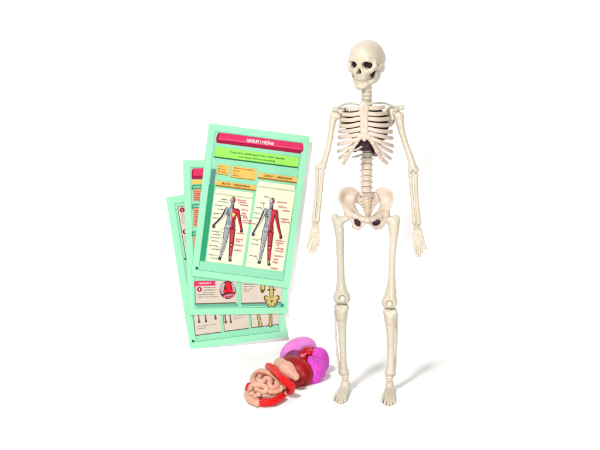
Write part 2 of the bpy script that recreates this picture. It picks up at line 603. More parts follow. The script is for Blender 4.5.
build_shoulders()


# ---- arms
def long_bone(name, prof, Y, m, ends=(), k=2.0, vox=0.55, flat=None, cuts=(), parent=SK):
    """prof: (left px, right px, y px) along the shaft; Y depth function or number; ends: extra ellipsoids (px,py,dY,rx,ry,rz)."""
    s = Sdf(vox)
    c, r = [], []
    for i, (a, b, y) in enumerate(prof):
        yy = Y(i / (len(prof) - 1)) if callable(Y) else Y
        c.append(at((a + b) / 2, y, yy))
        r.append((b - a) / 2 * PX)
    s.chain(c, r, k=1.2, flat=flat)
    for e in ends:
        s.ell(at(e[0], e[1], e[2]), e[3:6], k=e[6] if len(e) > 6 else k)
    for e in cuts:
        s.ell(at(e[0], e[1], e[2]), e[3:6], k=e[6] if len(e) > 6 else 1.0, sub=True)
    return sculpt(name, s, m, parent)


# image-left arm
long_bone('humerus', [(329.5, 337.0, 118.5), (328.8, 334.6, 127), (327.2, 332.6, 140), (325.0, 330.6, 150), (321.4, 327.8, 160), (319.0, 326.0, 166)], 0, BONE,
          [(334.4, 115.6, 0, 5.8, 5.5, 5.2), (338.2, 116.0, 0, 4.4, 4.6, 4.2), (318.9, 166.8, 0, 3.0, 4.0, 4.4), (323.4, 168.2, -1, 3.0, 4.6, 3.2)], cuts=[(320.9, 166, -6.2, 1.0, 2.4, 4.5)])
long_bone('ulna', [(315.2, 319.6, 167.5), (315.4, 319.2, 175), (315.0, 318.4, 190), (313.4, 316.8, 205), (311.8, 315.6, 217), (311.8, 315.4, 221.0)], 1, BONE,
          [(317.2, 167.2, 2, 2.8, 3.6, 3.6), (313.7, 220.2, 1, 3.0, 3.4, 3.6)], k=1.5, vox=0.5)
long_bone('radius', [(320.6, 325.0, 173.2), (319.9, 323.8, 178), (318.8, 322.8, 190), (317.0, 321.4, 205), (315.6, 320.0, 217), (315.2, 319.6, 220.8)], -1, BONE,
          [(322.8, 173.0, -1, 3.2, 3.2, 1.8), (317.5, 219.8, -1, 3.6, 3.8, 3.8)], k=1.2, vox=0.5)
# image-right arm
long_bone('humerus', [(394.6, 403.4, 117), (396.2, 404.4, 124), (398.6, 405.2, 132), (402.8, 408.9, 145), (406.6, 413.2, 156), (408.6, 416.6, 166), (409.0, 417.6, 169)], 0, BONE,
          [(398.4, 115.0, 0, 5.8, 5.6, 4.9), (401.4, 116.8, 0, 3.6, 4.2, 4.6), (410.2, 170.4, 0, 3.2, 4.2, 3.4), (416.4, 170.0, 0, 3.2, 4.2, 4.0)], cuts=[(412.7, 172.0, -5, 1.4, 3.6, 3.4), (416.4, 173.9, -4, 2.4, 3, 0.9)])
long_bone('ulna', [(408.4, 412.6, 175.6), (409.0, 412.9, 184), (410.6, 414.0, 200), (412.0, 415.4, 215), (412.5, 416.2, 222.8)], 1, BONE,
          [(410.3, 175.2, 1, 3.0, 3.6, 2.6), (414.2, 222.3, 0, 2.9, 3.2, 3.2)], k=1.5, vox=0.5)
long_bone('radius', [(413.5, 418.0, 175.4), (413.8, 417.8, 184), (414.7, 418.6, 200), (416.0, 420.3, 215), (416.5, 420.9, 222.8)], -1, BONE,
          [(416.0, 175.0, -1, 3.3, 3.4, 2.2), (418.6, 222.4, -1, 3.4, 3.6, 3.4)], k=1.2, vox=0.5)


def build_hand(wrist, roots, tips, segs, Y0, curl, rad):
    s = Sdf(0.35)
    w = at(*wrist, Y0)
    for i in range(3):                                       # two rows of wrist bones
        s.ell(w + np.array([(-2.6, 0, 2.6)[i], 0.2, 1.4]), (1.75, 2.4, 1.6), k=0.5)
        s.ell(w + np.array([(-2.8, 0, 2.8)[i], -0.2, -1.6]), (1.8, 2.4, 1.7), k=0.5)
    for r0, t0, n in zip(roots, tips, segs):
        a, b = at(*r0, Y0), at(*t0, Y0)
        frac = [0, .42, .66, .85, 1.0] if n == 4 else [0, .45, .76, 1.0]
        pts = [a + (b - a) * f + np.array([0, -curl * f * f, 0]) for f in frac]
        s.cap(w + np.array([(a[0] - w[0]) * .6, 0, -2.0]), a, 1.7, rad, k=0.6)
        for i in range(len(pts) - 1):
            rr = rad * (1 - 0.05 * i)
            s.cap(pts[i], pts[i + 1], rr * 0.88, rr * 0.82, k=0.5)
            s.ell(pts[i], (rr * 1.05, rr * 1.05, rr * 0.95), k=0.5)
            s.ell(pts[i + 1], (rr * .98, rr * .98, rr * 0.9), k=0.4)
    return sculpt('hand', s, BONE, SK, relax=1)


build_hand((315.4, 225.0), [(311.6, 232.5), (313.4, 231.6), (315.2, 231.2), (317.0, 231.4), (318.3, 232.0)],
           [(306.9, 246.3), (309.9, 251.3), (312.7, 252.0), (315.7, 249.6), (318.3, 244.2)], [3, 4, 4, 4, 4], 0, 7, 1.85)
build_hand((416.9, 227.2), [(414.2, 233.5), (416.0, 233.8), (417.9, 233.8), (419.7, 233.4), (421.2, 232.6)],
           [(415.2, 251.6), (417.3, 255.0), (419.7, 254.8), (421.6, 250.8), (424.6, 246.6)], [4, 4, 4, 4, 3], 0, 7, 1.85)


# ---- pelvis
def build_pelvis():
    cx = 367.3

    def Yp(x, y):
        """depth of the hip bones: back at the sacrum, forward at the side rims and the pubis"""
        u = abs(x - cx)
        if y < 210:
            return 13 - 0.75 * max(0, u - 10) + (y - 190) * -0.12
        f = min(1, (y - 210) / 8)
        return (1 - f) * (13 - 0.75 * max(0, u - 10) - 2.4) + f * (-14 + 0.75 * u)
    U = [(358.6, 191.6), (354.2, 188.2), (348.2, 187.0), (342.4, 188.6), (338.4, 192.4), (337.0, 196.8), (338.6, 201.2), (341.4, 206), (343.8, 211), (346.0, 216.0), (349.4, 219.4),
         (351.4, 222.6), (353.2, 227.0), (357.6, 229.6), (361.6, 228.0), (364.2, 225.0), (367.4, 223.8), (370.4, 225.2), (373.0, 227.8), (376.6, 228.8), (381.2, 228.0), (384.8, 224.4),
         (386.6, 220.4), (388.6, 216.4), (389.4, 211.6), (391.0, 206.6), (393.2, 202.0), (394.0, 197.2), (392.4, 192.2), (388.6, 188.8), (383.0, 187.2), (378.2, 188.2), (375.2, 191.0),
         (377.2, 195.0), (379.6, 199.5), (380.0, 204.0), (378.2, 209.0), (374.6, 213.6), (370.8, 216.2), (367.2, 217.2), (363.4, 215.8), (359.2, 212.0), (356.6, 208.0), (355.2, 203.8), (355.4, 199.5), (357.2, 195.0)]
    s = Sdf(0.5)
    s.plate(U, Yp, 3.6, 2.6, k=1)
    for q in (-1, 1):
        # rounded hip sockets, pubic bars and sitting bones give the flat plate its relief
        s.ell(at(cx + q * 19.0, 214.5, 1), (4.2, 6.0, 5.0), k=5)
        s.chain([at(cx + q * 18, 213, -1), at(cx + q * 12, 216.2, -6), at(cx + q * 6, 219.0, -11), at(cx + q * 1, 220.0, -14)], [4.0, 3.0, 3.0, 3.4], k=3)
        s.chain([at(cx + q * 13.5, 226.4, -2), at(cx + q * 8.6, 227.4, -5), at(cx + q * 4.6, 224.6, -10)], [2.2, 2.4, 2.0], k=3)
        # shallow bowl on the inner face of each wing
        s.ell(at(cx + q * 17.5, 197.5, Yp(cx + q * 17.5, 197.5) - 9.0), (9.5, 7.4, 8.0), k=5, sub=True)
    for c, r, rr in (((357.4, 222.6), (3.6, 30, 5.3), 28), ((376.3, 222.5), (5.4, 30, 3.6), 6)):
        s.ell(at(c[0], c[1], -5), r, rot=roty(-rr), k=2.0, sub=True)
    p = sculpt('pelvis', s, BONEP, SK)
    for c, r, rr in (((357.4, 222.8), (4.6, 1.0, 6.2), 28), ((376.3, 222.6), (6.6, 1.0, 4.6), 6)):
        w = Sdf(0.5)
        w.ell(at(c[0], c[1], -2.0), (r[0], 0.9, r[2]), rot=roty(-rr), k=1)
        sculpt('hole_shade_plug', w, DARK, p)  # dark disc added behind the hole, its recess shade as colour
    # sacrum
    S = [(355.6, 192.6), (359.6, 192.0), (362.4, 193.4), (366.4, 194.6), (370.4, 193.6), (373.4, 192.0), (378.4, 192.6), (380.6, 198.5), (378.4, 203.0), (375.0, 206.0), (372.6, 211.0), (370.0, 216.5),
         (368.0, 219.5), (366.4, 217.4), (364.0, 212.0), (361.6, 207.0), (358.6, 203.6), (355.4, 203.0), (354.0, 197.6)]
    s = Sdf(0.45)
    s.plate(S, lambda x, y: 15 + 3.0 * math.sin((y - 192) / 27 * math.pi), 3.6, 2.4)
    s.chain([at(362, 194, 11), at(371, 194, 11)], [3.2, 3.2], k=3)
    s.chain([at(367, 198, 14), at(367.4, 214, 14)], [5.0, 1.8], k=4)
    for x, y in ((360.4, 197.3), (361.6, 202.0), (362.9, 205.4), (364.4, 208.3), (372.5, 198.2), (371.9, 202.0), (371.5, 205.4), (371.0, 208.3)):
        s.ell(at(x, y, 11), (0.95, 7, 0.9), k=0.35, sub=True)
    for y in (200, 203.8, 207):
        s.cap(at(364.5, y, 9.2 + (y - 199) * .15), at(370.0, y, 9.2 + (y - 199) * .15), 0.6, 0.6, k=0.8, sub=True)
    sculpt('sacrum', s, BONEP, p)


build_pelvis()

# ---- legs
long_bone('femur', [(333.4, 343.0, 223), (334.4, 344.2, 230), (335.9, 344.2, 240), (336.3, 344.2, 252), (336.8, 344.4, 268), (336.9, 345.0, 280), (335.8, 346.6, 288), (334.6, 349.0, 295)], 0, BONEG,
          [(335.2, 217.8, 1, 4.6, 5.0, 5.6), (338.4, 223, 0, 5.8, 5.4, 6.5), (342.5, 219.6, 0, 4.6, 4.4, 4.6), (347.0, 218.2, 0, 4.4, 4.6, 4.2),
           (337.6, 297.8, 1, 5.2, 8.0, 7.8), (342, 299.4, 2, 5.6, 7.0, 5.4), (346.2, 297.8, 1, 5.4, 8.0, 7.8)], k=3.5,
          cuts=[(342.2, 299.2, -7.6, 4.6, 2.6, 5.4, 1.4), (341.9, 293.2, -8.6, 2.0, 2.4, 3.2, 1.2)])
long_bone('femur', [(387.2, 400.0, 222), (388.8, 399.2, 230), (389.6, 397.4, 240), (389.0, 396.0, 252), (388.6, 395.2, 268), (387.6, 395.6, 282), (385.4, 396.6, 292), (382.6, 397.0, 300)], 0, BONE,
          [(396.4, 218.6, 1, 4.6, 5.0, 5.0), (392.4, 220.4, 0, 5.0, 4.8, 5.2), (388.6, 219.6, 0, 4.2, 4.4, 4.2),
           (385.8, 302.6, 1, 5.4, 8.0, 7.1), (389.6, 304, 2, 5.6, 7.0, 5.0), (393.4, 302.6, 1, 5.2, 8.0, 7.1)], k=3.5,
          cuts=[(389.5, 304.4, -7.6, 4.6, 2.6, 5.2, 1.4), (389.4, 298.4, -8.6, 2.0, 2.4, 3.2, 1.2)])
for c in ((342.4, 298.8), (389.6, 304.0)):
    k = Sdf(0.35)
    k.ell(at(c[0], c[1], -7.6), (3.7, 2.2, 4.0), k=1)
    k.ell(at(c[0], c[1] + 2.0, -7.0), (2.0, 1.6, 2.0), k=1.2)
    sculpt('kneecap', k, CAPW, SK)

TIBZ = 1.0
long_bone('tibia', [(334.6, 348.8, 310.2), (335.9, 347.6, 317), (337.2, 346.8, 323), (338.0, 346.4, 330), (338.8, 346.4, 340), (339.6, 346.6, 355), (339.8, 347.2, 366), (340.0, 348.4, 371)], 1, BONEG,
          [(336.8, 306.6, 0, 3.6, 6.4, 3.0), (346.4, 306.6, 0, 3.6, 6.4, 3.0), (341.6, 315.5, -5, 2.4, 2.4, 5.0), (343.8, 371.8, 0, 5.4, 5.6, 3.6), (347.0, 373.8, 1, 2.2, 3.4, 3.6)], k=4,
          cuts=[(341.7, 297.0, 0, 17, 17, 8.0, 0.8)])
long_bone('fibula', [(334.2, 337.0, 313), (334.4, 336.6, 325), (335.2, 337.4, 340), (336.4, 338.8, 355), (337.6, 340.4, 366), (338.4, 341.6, 372.5)], 5, BONEG,
          [(335.6, 312.0, 5, 2.2, 2.8, 2.8), (340.0, 373.0, 3, 2.0, 3.0, 3.4)], k=1.5, vox=0.45)
long_bone('tibia', [(383.4, 397.4, 314.6), (384.5, 396.2, 321), (385.7, 395.6, 327), (386.4, 395.0, 333), (387.0, 394.8, 342), (387.2, 394.6, 356), (386.6, 394.4, 367), (385.8, 394.4, 371.5)], 1, BONE,
          [(385.6, 311.0, 0, 3.4, 6.4, 3.0), (394.8, 311.0, 0, 3.4, 6.4, 3.0), (389.8, 319.5, -5, 2.4, 2.4, 5.0), (390.0, 372.2, 0, 5.6, 5.6, 3.4), (386.9, 374.4, 1, 2.2, 3.4, 3.2)], k=4,
          cuts=[(390.2, 301.6, 0, 17, 17, 8.0, 0.8)])
long_bone('fibula', [(395.4, 398.2, 316), (395.6, 398.0, 328), (395.4, 397.8, 342), (394.8, 397.2, 356), (393.6, 396.6, 366), (392.6, 395.8, 373)], 5, BONE,
          [(396.6, 314.6, 5, 2.2, 2.8, 2.8), (394.4, 374.0, 3, 2.0, 3.0, 3.0)], k=1.5, vox=0.45)


def build_foot(ank, toes, m):
    """ank: px of the ankle gap; toes: px of five toe tips on the floor."""
    s = Sdf(0.45)
    A = at(*ank, 2)
    tip = [atz(x, y, 2.2) for x, y in toes]
    mid = np.mean(tip, axis=0)
    d = mid - A
    d[2] = 0
    d = _n(d)
    sd = np.array([-d[1], d[0], 0.0])
    floor = A.copy()
    floor[2] = 0
    s.cap(A + np.array([0, 0, -2.6]), A + d * 3 + np.array([0, 0, -5.0]), 5.4, 5.6, k=1.5)         # talus
    hz = 4.8
    s.chain([A + np.array([0, 0, -6]), floor - d * 8.0 + np.array([0, 0, hz + 1.6]), floor - d * 10.5 + np.array([0, 0, hz])], [4.6, 4.7, 4.6], k=2)
    inst = floor + d * 11 + np.array([0, 0, A[2] - 7.5])
    order = [-2, -1, 0, 1, 2]
    tip = sorted(tip, key=lambda p: float((p - mid) @ sd))
    for i, t in zip(order, tip):
        a = inst + sd * i * 2.15 + d * (-abs(i) * 0.6)
        b = a + (t - a) * 0.58 + np.array([0, 0, 1.1])
        c = a + (t - a) * 0.80 + np.array([0, 0, 0.9])
        s.cap(A + np.array([0, 0, -5.5]) + sd * i * 0.9, a, 3.0, 2.4, k=1.2)
        s.cap(a, b, 2.1, 1.75, k=0.7)
        s.ell(b, (2.25, 2.25, 2.0), k=0.8)
        s.cap(b, c, 1.85, 1.7, k=0.6)
        s.ell(c, (2.05, 2.05, 1.8), k=0.6)
        s.cap(c, t + np.array([0, 0, -0.2]), 1.8, 1.85, k=0.6)
    # groove at the ankle
    foot = sculpt('foot', s, m, SK, relax=1)
    # ankle collar above the gap
    c = Sdf(0.45)
    B = at(ank[0] - 0.2, ank[1] - 3.6, 2)
    c.cap(B + np.array([0, 0, -0.6]), B + np.array([0, 0, 1.4]), 4.9, 5.0, k=1, flat=((0, 1, 0), 0.95))
    c.ell(B + np.array([0, -0.6, 3.2]), (5.6, 5.6, 2.6), k=1.5)
    c.box(B + np.array([0, 0, -13.2]), (12, 12, 10), rnd=.3, k=0.8, sub=True)
    sculpt('ankle', c, m, SK)


build_foot((345.4, 380.6), [(333.9, 399.2), (336.4, 401.2), (339.2, 402.2), (342.0, 402.2), (344.8, 400.6)], BONE)
build_foot((389.8, 382.0), [(381.8, 401.6), (385.0, 403.6), (388.3, 404.2), (391.3, 403.8), (394.0, 402.0)], BONE)

# ================================================================== ORGANS
OC = atz(284, 384, 0)
OR = thing('organ_model', 'plastic human organs with pink lungs, red liver and coiled intestines, lying on the floor', 'organ model', OC)
UAX = np.array([0.66, 0.75, 0.0])
VAX = np.array([0.75, -0.66, 0.0])
OROT = np.stack([UAX, VAX * -1, np.array([0, 0, 1.0])], axis=1)     # columns: along, across, up

M_LUNG = mat('pink_lung_plastic', (230, 72, 210), 0.4, 0.08, 90, 1.0, 360, 0.0, 0.74, spec=0.25, cells=True)
M_LUNGS = mat('pink_lung_plastic_pale', (242, 136, 226), 0.4, 0.05, 60, 0.3, 300, 0.0, 0.76, spec=0.25)
M_LIVER = mat('dark_red_plastic', (142, 6, 10), 0.42, 0.14, 50, 0.25, 260, spec=0.2)
M_COLON = mat('red_plastic', (214, 2, 2), 0.32, 0.12, 60, 0.6, 420, spec=0.22, cells=True)
M_GUT = mat('peach_plastic', (243, 192, 168), 0.38, 0.07, 70, 0.1, 250, 0.04, 0.66, spec=0.3, tint=(236, 168, 142))
M_HEART = mat('crimson_plastic', (190, 4, 26), 0.32, 0.15, 60, spec=0.2)


def on_floor(s):
    s.box((OC[0], OC[1], -10.0), (150, 150, 10.0), rnd=0.01, k=0.3, sub=True)


def build_organs():
    # core body under everything
    s = Sdf(0.9)
    s.ell(atz(269, 389, 8), (23, 23, 8.5), rot=OROT, k=6)
    s.ell(atz(288, 378, 10), (22, 25, 13.5), rot=OROT, k=8)
    s.ell(atz(275, 379, 9), (13, 20, 11), rot=OROT, k=8)
    on_floor(s)
    sculpt('organ_base', s, M_LIVER, OR)
    # liver: broad glossy dome
    s = Sdf(0.8)
    s.ell(atz(295.0, 370.5, 16), (15, 25, 18.5), rot=OROT, k=4)
    s.ell(atz(290.5, 364.0, 17), (12, 14, 13), rot=OROT, k=14)
    s.ell(atz(298.5, 375.0, 12), (13, 16, 15), rot=OROT, k=16)
    on_floor(s)
    sculpt('liver', s, M_LIVER, OR)
    # heart and great vessels
    s = Sdf(0.6)
    s.ell(atz(308.5, 358.0, 20), (15, 13, 16), rot=OROT, k=3)
    s.chain([atz(309, 353.5, 32), atz(317.5, 350.2, 32)], [5.0, 3.4], k=3)
    h = sculpt('heart', s, M_HEART, OR)
    s = Sdf(0.5)
    s.ell(atz(302.4, 356.0, 36), (3.6, 3.4, 2.6), k=1)
    s.cap(atz(304, 355.2, 35), atz(306, 354.0, 34), 1.8, 1.4, k=2)
    sculpt('vessel', s, mat('rose_plastic', (226, 84, 110), 0.3, 0.08, 60, gain=.8), h)
    s = Sdf(0.5)
    s.cap(atz(312.5, 348.6, 35), atz(317.2, 348.2, 34), 1.7, 1.6, k=1)
    s.cap(atz(315.0, 349.0, 35), atz(318.2, 350.4, 33), 1.5, 1.5, k=1)
    sculpt('vessel', s, M_LIVER, h)


def lung(blobs, cuts, m):
    s = Sdf(0.7)
    for c, z, r, k in blobs:
        s.ell(atz(c[0], c[1], z), r, rot=OROT, k=k)
    for c, z, r, k in cuts:
        s.ell(atz(c[0], c[1], z), r, rot=OROT, k=k, sub=True)
    on_floor(s)
    return sculpt('lung', s, m, OR)


build_organs()
lung([((292.0, 356.5), 16, (20, 15, 20), 5), ((305.0, 351.0), 18, (20, 13, 19), 16), ((298.5, 353.5), 17, (20, 14, 20), 10)],
     [((294.0, 364.5), 12, (21, 15, 22.5), 1.0), ((311.0, 359.0), 14, (25, 14, 21), 1.0)], M_LUNGS)['label'] = 'smooth pale pink lung'
lung([((320.0, 361.5), 17, (13, 13, 19), 5), ((316.5, 356.5), 26, (11, 9, 10), 10), ((309.6, 361.0), 29, (6, 7, 5.5), 10), ((316.0, 370.0), 14, (12, 14, 16), 12), ((311.0, 376.5), 8, (7, 10, 12), 12)],
     [((300.8, 369.5), 16, (13, 14.0, 24), 1.2)], M_LUNG)['label'] = 'bumpy bright pink lung'


def tube_px(name, pts, m, r, parent=OR, n=40, taper=None, sag=0.0):
    """pts: (px, py, height mm) -> smooth tube."""
    P = smooth_path([atz(a, b, c) for a, b, c in pts], n)
    rr = np.full(n, r) if taper is None else np.interp(np.linspace(0, 1, n), np.linspace(0, 1, len(taper)), taper)
    rr = rr * (1 + 0.04 * np.sin(np.linspace(0, 14, n)))
    v, f = sweep(P, rr, rr, up=(0.1, 0.2, 1), nseg=16)
    return obj(name, v, f, m, parent)


# stomach
s = Sdf(0.6)
s.chain([atz(280.0, 364.4, 30), atz(287.0, 369.6, 30), atz(295.2, 376.4, 23)], [9.0, 9.6, 5.6], k=5)
s.chain([atz(279.0, 364.0, 22), atz(287.5, 370.5, 20), atz(295.5, 377.5, 16)], [7.0, 8.0, 5.0], k=5)
sculpt('stomach', s, M_GUT, OR)
# colon band across, then round the edge
tube_px('colon', [(268.5, 366.4, 22), (272.0, 368.4, 27), (277.5, 373.8, 29), (283.5, 379.6, 28), (289.0, 384.0, 23), (291.6, 387.0, 17), (290.0, 391.0, 9)], M_COLON, 5.2, n=44)
tube_px('colon', [(249.5, 385.5, 10), (248.0, 389.0, 7), (249.5, 392.5, 6)], M_COLON, 4.4, n=16)
tube_px('colon', [(260.5, 402.2, 6), (266.0, 402.6, 6), (272.5, 401.8, 6), (278.5, 399.0, 6), (282, 396.4, 6)], M_COLON, 5.0, n=30)
# intestine coils
s = Sdf(0.8)
s.ell(atz(266.5, 387.5, 9), (24, 25, 13.0), rot=OROT, k=4)
s.ell(atz(267.0, 380.5, 9), (17, 20, 13.5), rot=OROT, k=6)
on_floor(s)
sculpt('intestine_bed', s, mat('peach_plastic_deep', (186, 84, 66), 0.4, 0.08, 60, gain=0.6, spec=0.2), OR)
BED = [(atz(266.5, 387.5, 9), np.array([24, 25, 13.0])), (atz(267.0, 380.5, 9), np.array([17, 20, 13.5]))]


def on_bed(px, py):
    """height at which the sight line through this point first meets the dome that carries the coils"""
    best, zb = 1e9, 7.0
    for z in np.arange(34, 5, -0.25):
        p = atz(px, py, z)
        d = min(float((((p - c) @ OROT / r) ** 2).sum()) for c, r in BED)
        if d <= 1.0:
            return z + 0.6
        if d < best:
            best, zb = d, z
    return zb


COILS = [
    ([(255.6, 384.0), (252.8, 380.4), (254.4, 375.4), (259.6, 371.4), (266, 372.4), (272.6, 376.6), (278.4, 381.0), (283.4, 385.6), (287.2, 390.6)], 4.0),
    ([(260.2, 376.4), (258.4, 380.2), (262.0, 382.2), (265.8, 378.8), (270.0, 380.0), (269.6, 384.8), (272.4, 387.8), (276.4, 385.8), (276.8, 382.8)], 3.8),
    ([(250.4, 390.4), (251.6, 386.4), (256.6, 385.0), (262.4, 386.0), (266.2, 388.2), (264.8, 391.8), (260.0, 391.6), (256.2, 389.8)], 3.8),
    ([(281.8, 386.4), (280.0, 390.0), (275.2, 392.0), (270.0, 391.8)], 3.6),
    ([(287.0, 392.0), (282.6, 393.6), (276.6, 395.6), (270.0, 396.4), (264.0, 395.4)], 3.8),
]
for c, r in COILS:
    tube_px('intestine', [(x, y, on_bed(x, y)) for x, y in c], M_GUT, r, n=64)
tube_px('intestine', [(247.6, 394.2, 6), (249.2, 398.4, 5.5), (253.0, 401.2, 5.5), (257.2, 403.0, 5.5)], M_GUT, 5.0, n=44)
s = Sdf(0.5)
for c, z, r in (((252.4, 393.8), 12, 3.6), ((255.6, 396.0), 12, 3.6), ((258.6, 394.4), 15, 3.6), ((250.2, 396.0), 8, 3.4)):
    s.ell(atz(c[0], c[1], z), r, k=1.0)
sculpt('intestine', s, M_GUT, OR)

# ================================================================== POSTERS
PG = 0.625
MINT = mat('mint_card', (172, 250, 204), 0.6, 0.015, 20, gain=PG)
MINT2 = mat('mint_card_inner', (158, 236, 196), 0.6, 0.03, 20, gain=PG)
GLINE = mat('teal_ink', (112, 196, 166), 0.6, 0.05, 40, gain=PG)
GREEN = mat('green_ink', (52, 168, 120), 0.6, 0.05, 40, gain=PG)
DGREEN = mat('dark_green_ink', (40, 120, 70), 0.6, 0.05, 40, gain=PG)
LGREY = mat('teal_grey_ink', (96, 150, 140), 0.6, 0.05, 40, gain=PG)
PINK = mat('pink_ink', (236, 52, 108), 0.6, 0.03, 40, gain=PG)
CRIM = mat('crimson_ink', (176, 12, 66), 0.6, 0.05, 40, gain=PG)
LIME = mat('lime_ink', (168, 250, 104), 0.6, 0.03, 40, gain=PG)
ORANGE = mat('orange_ink', (254, 204, 104), 0.6, 0.03, 40, gain=PG)
BROWN = mat('brown_ink', (166, 116, 40), 0.6, 0.05, 40, gain=PG)
CREAM = mat('cream_ink', (254, 252, 220), 0.6, 0.01, 40, gain=PG)
CREAMD = mat('cream_shade_ink', (204, 216, 172), 0.6, 0.02, 40, gain=PG)
CARD = mat('beige_ink', (232, 218, 200), 0.6, 0.02, 40, gain=PG)
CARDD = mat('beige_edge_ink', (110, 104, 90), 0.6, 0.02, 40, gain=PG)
SALMON = mat('salmon_ink', (244, 160, 130), 0.6, 0.03, 40, gain=PG)
INK = mat('black_ink', (52, 50, 54), 0.6, 0.05, 40)
GREYI = mat('grey_ink', (124, 132, 142), 0.6, 0.1, 200)
PALE = mat('pale_ink', (214, 214, 216), 0.6, 0.05, 200, gain=PG)
REDI = mat('red_ink', (182, 34, 48), 0.6, 0.15, 300)
MAROON = mat('maroon_ink', (110, 22, 36), 0.6, 0.1, 300)
ROSE = mat('rose_ink', (218, 104, 130), 0.6, 0.05, 40, gain=PG)
TAN = mat('straw_ink', (226, 208, 130), 0.6, 0.06, 200, gain=PG)
OLIVE = mat('olive_ink', (112, 96, 44), 0.6, 0.06, 200, gain=PG)
WHITEI = mat('white_ink', (255, 250, 250), 0.6, 0.01, 40, gain=0.66)
LAYER = 0.14


class Poster:
    def __init__(s, label, quad, Y):
        s.Y = Y
        c = np.array([at(x, y, Y) for x, y in quad])
        ctr = c.mean(0)
        wv = ((c[1] - c[0]) + (c[2] - c[3])) / 2
        hv = ((c[0] - c[3]) + (c[1] - c[2])) / 2
        W, H = np.linalg.norm(wv), np.linalg.norm(hv)
        ex = _n(wv + np.array([hv[2], 0, -hv[0]]) * (W / H))
        ez = np.array([-ex[2], 0, ex[0]])
        s.ex, s.ez, s.ctr, s.W, s.H = ex, ez, ctr, W, H
        s.root = thing('anatomy_poster', label, 'poster', ctr - ez * H / 2, 'mint green anatomy posters')
        s.ang = math.atan2(quad[1][1] - quad[0][1], quad[1][0] - quad[0][0])
        # card with slightly rounded corners and a real thickness
        ring = []
        r = 1.6
        for sx, sz, a0 in ((1, 1, 0), (-1, 1, 90), (-1, -1, 180), (1, -1, 270)):
            for k in range(5):
                a = math.radians(a0 + k * 22.5)
                ring.append(((W / 2 - r) * sx + r * math.cos(a), (H / 2 - r) * sz + r * math.sin(a)))
        n = len(ring)
        V = [ctr + ex * x + ez * z for x, z in ring] + [ctr + ex * x + ez * z + np.array([0, 1.1, 0]) for x, z in ring]
        Fc = [tuple(range(n - 1, -1, -1)), tuple(range(n, 2 * n))] + [(i, (i + 1) % n, n + (i + 1) % n, n + i) for i in range(n)]
        obj('card', V, Fc, MINT, s.root, smooth=False)
        print('POSTER', label[:20], 'W,H', W, H, 'minz', min(v[2] for v in V))

    def polys(s, name, polys, m, layer, parent=None, split=True):
        V, Fc = [], []
        if split and len(polys) > 1:
            return [s.polys(name, [p], m, layer + 0.05 * i, parent) for i, p in enumerate(polys)][0]
        for i, p in enumerate(polys):
            Fc.append(tuple(range(len(V), len(V) + len(p))))
            V += [at(x, y, s.Y - LAYER * layer - 0.006 * i) for x, y in p]
        return obj(name, V, Fc, m, parent or s.root, smooth=False)

    def inset(s, d):
        """corner points of the card drawn in by d mm, as polygon in world coords -> px"""
        out = []
        for sx, sz in ((-1, 1), (1, 1), (1, -1), (-1, -1)):
            out.append(project(s.ctr + s.ex * sx * (s.W / 2 - d) + s.ez * sz * (s.H / 2 - d)))
        return out

    def text(s, name, items, m, layer, parent=None, bold=0.012):
        """items: (string, x px centre or left, y px middle, width px or None, height px, align)"""
        if len(items) > 1:
            return [s.text(name, [it], m, layer, parent, bold) for it in items][0]
        V, Fc = [], []
        ca, sa = math.cos(s.ang), math.sin(s.ang)
        for st, x, y, w, h, al in items:
            cu = bpy.data.curves.new('t', 'FONT')
            cu.body = st
            cu.resolution_u = 1
            cu.size = 1.0
            cu.offset = bold
            cu.align_x = 'LEFT'
            o = bpy.data.objects.new('t', cu)
            COL.objects.link(o)
            dg = bpy.context.evaluated_depsgraph_get()
            me = bpy.data.meshes.new_from_object(o.evaluated_get(dg))
            vs = np.array([v.co[:2] for v in me.vertices]) if len(me.vertices) else np.zeros((1, 2))
            sy = h / 0.72
            x0, x1 = vs[:, 0].min(), vs[:, 0].max()
            sx = sy if w is None else w / max(x1 - x0, 1e-6)
            b0 = len(V)
            for vx, vy in vs:
                lx = (vx - x0) * sx - ((x1 - x0) * sx / 2 if al == 'C' else 0) - ((x1 - x0) * sx if al == 'R' else 0)
                ly = (vy - 0.34) * sy
                V.append(at(x + lx * ca + ly * sa, y + lx * sa - ly * ca, s.Y - LAYER * layer))
            for p in me.polygons:
                Fc.append(tuple(b0 + i for i in p.vertices))
            bpy.data.objects.remove(o)
            bpy.data.meshes.remove(me)
            bpy.data.curves.remove(cu)
        return obj(name, V, Fc, m, parent or s.root, smooth=False)

    def frame(s, name, quad, w, m, layer):
        q = np.array(quad)
        c = q.mean(0)
        inn = []
        for i in range(4):
            a = _n(q[(i + 1) % 4] - q[i])
            b = _n(q[(i - 1) % 4] - q[i])
            inn.append(q[i] + (a + b) * w)
        s.polys(name, [[q[i], q[(i + 1) % 4], inn[(i + 1) % 4], inn[i]] for i in range(4)], m, layer, split=False)


def disc(cx, cy, rx, ry=None, n=18):
    ry = ry or rx
    return [(cx + rx * math.cos(2 * math.pi * i / n), cy + ry * math.sin(2 * math.pi * i / n)) for i in range(n)]


def strip(pts, ws):
    """polygon for a tapered limb through pts with half-widths ws"""
    p = smooth_path(pts, 12)
    w = np.interp(np.linspace(0, 1, 12), np.linspace(0, 1, len(ws)), ws)
    t = np.gradient(p, axis=0)
    t /= np.linalg.norm(t, axis=1)[:, None]
    nrm = np.stack([-t[:, 1], t[:, 0]], 1)
    return [tuple(a) for a in p + nrm * w[:, None]] + [tuple(a) for a in (p - nrm * w[:, None])[::-1]]


